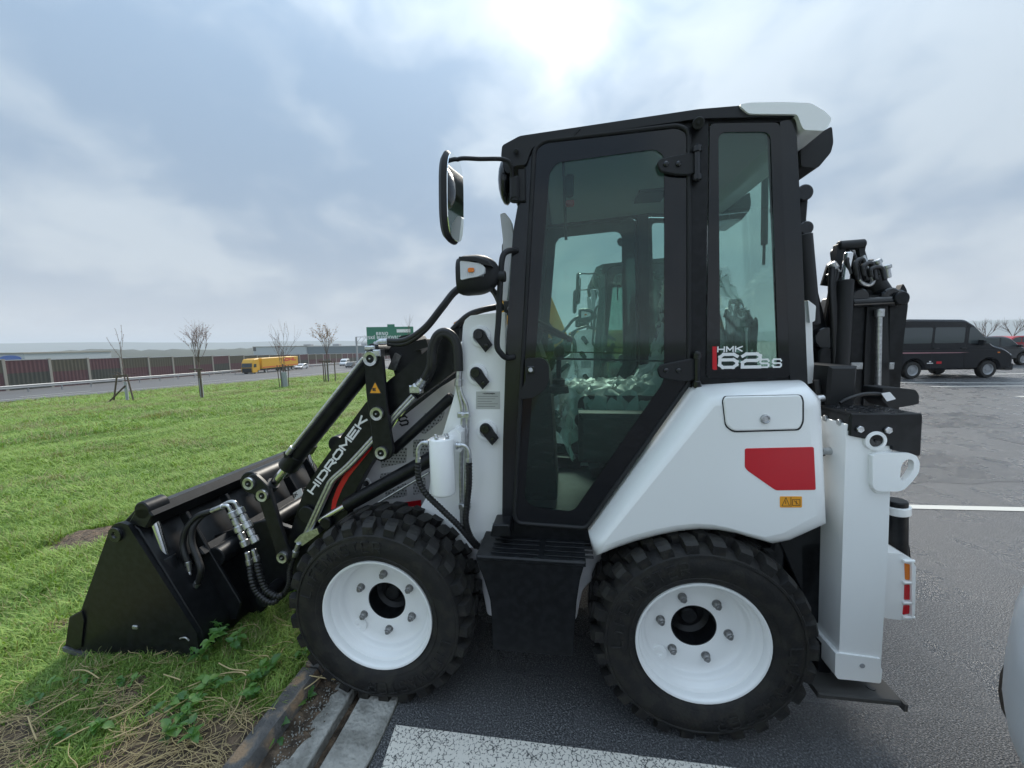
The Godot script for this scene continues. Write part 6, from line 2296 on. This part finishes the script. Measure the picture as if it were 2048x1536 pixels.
func interior(t: Node3D) -> void:
	var m: MB
	var s := node("seat", t)
	var c := pz(1240, 796, ZM)
	# cushion and backrest as rounded pads
	m = wm()
	m.rbox(Vector3(c.x + .02, c.y - .02, ZM), Vector3(.50, .13, .48), .05, .05)
	part(m, "cushion", M.seat_cloth, s)
	m = wm()
	m.prism_at(Transform3D(Basis(Vector3.BACK, -.16), Vector3(c.x + .25, c.y + .25, ZM)), MB.round_poly(PackedVector2Array([Vector2(-.06, -.28), Vector2(.06, -.28), Vector2(.05, .36), Vector2(-.03, .36)]), .04, 4), .24, .48, .05)
	part(m, "backrest", M.seat_cloth, s)
	m = wm()
	m.box(Vector3(c.x + .05, c.y - .2, ZM), Vector3(.34, .26, .36), .02)
	part(m, "seat_base", M.interior, s)
	# clear plastic wrap, crumpled
	var n := FastNoiseLite.new()
	n.seed = 4
	n.frequency = 9.0
	n.fractal_octaves = 3
	m = wm()
	var rows := []
	var path := spline([Vector3(c.x - .30, c.y - .10, 0), Vector3(c.x - .27, c.y + .06, 0), Vector3(c.x - .05, c.y + .08, 0), Vector3(c.x + .13, c.y + .12, 0), Vector3(c.x + .24, c.y + .40, 0), Vector3(c.x + .26, c.y + .66, 0), Vector3(c.x + .40, c.y + .60, 0)], 12)
	for p in path:
		var row := PackedVector3Array()
		for k in 40:
			var f := k / 39.0
			var zz := lerpf(ZM + .29, ZM - .29, f)
			var edge := pow(absf(f - .5) * 2.0, 6.0)
			var q := Vector3(p.x, p.y, zz)
			q += Vector3(n.get_noise_3d(p.x * 2, p.y * 4, zz * 2), n.get_noise_3d(p.x * 2 + 5, p.y * 2, zz * 3), n.get_noise_3d(p.x * 3, p.y * 2 + 7, zz)) * .05
			q += Vector3(.04, -.16, 0) * edge
			row.append(q)
		rows.append(row)
	m.grid(rows)
	part(m, "plastic_cover", M.film, s)
	# steering wheel and column
	var w := pz(1080, 648, ZM)
	var ax := Vector3(.45, .86, 0).normalized()
	m = wm()
	var e1 := ax.cross(Vector3.BACK).normalized()
	var ringp := PackedVector3Array()
	for k in 37:
		var a := TAU * k / 36
		ringp.append(w + e1 * cos(a) * .18 + Vector3.BACK * sin(a) * .18)
	m.tube(ringp, .014, 8)
	for k in 3:
		var a := TAU * k / 3 + .5
		m.bar(w - ax * .02, w + e1 * cos(a) * .175 + Vector3.BACK * sin(a) * .175, .03, .012)
	m.cyl(w - ax * .03, w + ax * .015, .05, .01, 18)
	part(m, "steering_wheel", M.interior, t)
	m = wm()
	m.cyl(w - ax * .03, w - ax * .62, .045, .01, 14)
	m.prism(uvp([1035, 640, 1065, 660, 1100, 760, 1115, 1000, 1040, 1000], -1.95, .02), -1.95, .4, .03)
	part(m, "console", M.interior, t)
	# levers
	for q in [[1117, 755, 1118, 705, -1.80], [1185, 860, 1160, 840, -1.80]]:
		m = wm()
		m.cyl(pz(q[0], q[1], q[4]), pz(q[2], q[3], q[4]), .012, .003, 10)
		m.ball(pz(q[2], q[3], q[4]), Vector3(.026, .032, .026), 12)
		m.lathe([Vector2(.05, -.07), Vector2(.045, -.04), Vector2(.03, -.03), Vector2(.03, -.01), Vector2(.015, 0)], pz(q[0], q[1], q[4]), Vector3.UP, 16)
		part(m, "lever", M.black_plastic, t)
	m = wm()
	m.box(Vector3(c.x + .02, c.y - .12, -1.72), Vector3(.5, .22, .12), .02)
	m.box(Vector3(c.x + .02, c.y - .12, -2.44), Vector3(.5, .22, .12), .02)
	part(m, "side_console", M.interior, t)
	# emergency hammer and wiper post by the windscreen
	m = wm()
	m.bar(pz(1126, 296, -1.70), pz(1132, 480, -1.70), .012, .012)
	part(m, "post", M.interior, t)
	m = wm()
	m.rbox(pz(1139, 372, -1.68), Vector3(.035, .09, .02), .015, .005)
	part(m, "hammer_holder", M.interior, t)
	m = wm()
	m.rbox(pz(1140, 407, -1.68), Vector3(.036, .022, .024), .008, .003)
	part(m, "hammer", M.red, t)
	m = wm()
	m.box(pz(1300, 392, -2.2), Vector3(.14, .02, .16), .006)
	part(m, "roof_speaker", M.interior, t)
	# gas strut of the rear window
	m = wm()
	m.cyl(pz(1530, 330, -2.5), pz(1528, 490, -2.5), .018, .003, 12)
	m.cyl(pz(1528, 490, -2.5), pz(1527, 530, -2.5), .008, .002, 10)
	part(m, "gas_strut", M.interior, t)

func neighbours() -> void:
	var src := get_node("backhoe_loader")
	var d := src.duplicate()
	d.name = numbered("backhoe_loader") if used.has("backhoe_loader") else "backhoe_loader_001"
	add_child(d)
	d.position = MO + Vector3(0.55, 0, -2.55)
	tag(d, "second white backhoe loader parked behind the first, seen through its cab windows", "backhoe loader")
	excavator()
	near_car()
func excavator() -> void:
	var t := thing("excavator", "yellow excavator with raised boom seen through the loader's cab glass", "excavator", Vector3(0.9, 0, -8.2))
	var a := MB.new()
	a.rbox(Vector3(.5, 1.25, 0), Vector3(2.6, .9, 1.9), .15, .06)
	part(a, "body", M.yellow_paint, t)
	a = MB.new()
	a.rbox(Vector3(.9, 2.0, .45), Vector3(1.0, 1.5, .9), .15, .05)
	part(a, "cab", M.black_gloss, t)
	for s in [-.75, .75]:
		a = MB.new()
		a.rbox(Vector3(0, .38, s), Vector3(2.9, .72, .42), .34, .02)
		part(a, "track", M.rubber, t)
	a = MB.new()
	a.prism(MB.round_poly(PackedVector2Array([Vector2(-.7, 1.3), Vector2(-1.2, 2.5), Vector2(-1.75, 3.35), Vector2(-2.1, 3.25), Vector2(-1.75, 2.4), Vector2(-1.15, 1.1)]), .12, 4), .18, .36, .02)
	part(a, "boom", M.yellow_paint, t)
	a = MB.new()
	a.prism(MB.round_poly(PackedVector2Array([Vector2(-1.75, 3.4), Vector2(-2.15, 3.3), Vector2(-2.35, 1.2), Vector2(-2.1, 1.15)]), .08, 3), .14, .28, .02)
	part(a, "dipper", M.yellow_paint, t)
	a = MB.new()
	a.cyl(Vector3(-1.0, 1.5, .25), Vector3(-1.5, 2.2, .25), .07, .01, 14)
	part(a, "boom_cylinder", M.black_paint, t)
	a = MB.new()
	a.cyl(Vector3(-1.5, 2.2, .25), Vector3(-1.8, 2.75, .25), .04, .01, 14)
	part(a, "piston_rod", M.chrome, t)
	a = MB.new()
	a.prism(MB.round_poly(PackedVector2Array([Vector2(-2.4, 1.2), Vector2(-2.0, 1.2), Vector2(-1.75, .75), Vector2(-1.95, .35), Vector2(-2.5, .3)]), .1, 3), .4, .8, .03)
	part(a, "bucket", M.yellow_paint, t)
func near_car() -> void:
	# the rounded nose of a white car close by on the right
	var p := Vector3(.93, 0, -.63)
	var t := thing("white_parked_car", "white parked car whose rounded rear corner juts in beside the photographer", "car", Vector3(p.x, 0, p.z), 0.0)
	var a := MB.new()
	var rows := []
	for i in 15:
		var s := i / 14.0
		var x := s * 1.3
		var k := pow(sin(minf(s * 1.6, 1.0) * PI / 2), .6)
		var row := PackedVector3Array()
		for j in 36:
			var an := TAU * j / 36
			row.append(Vector3(x, .62 + .42 * k * signf(sin(an)) * pow(absf(sin(an)), .6), .78 * k * signf(cos(an)) * pow(absf(cos(an)), .5)))
		rows.append(row)
	a.grid(rows, true)
	a.rbox(Vector3(2.6, .66, 0), Vector3(2.8, .8, 1.56), .2, .1)
	part(a, "body", M.car_white, t)
	a = MB.new()
	a.rbox(Vector3(2.3, 1.2, 0), Vector3(2.2, .5, 1.4), .2, .15)
	part(a, "greenhouse", M.car_glass, t)
	for x in [.85, 3.4]:
		for sd in [1.0, -1.0]:
			wheel_small(t, Vector3(x, .31, .78 * sd), .31, .2, sd)
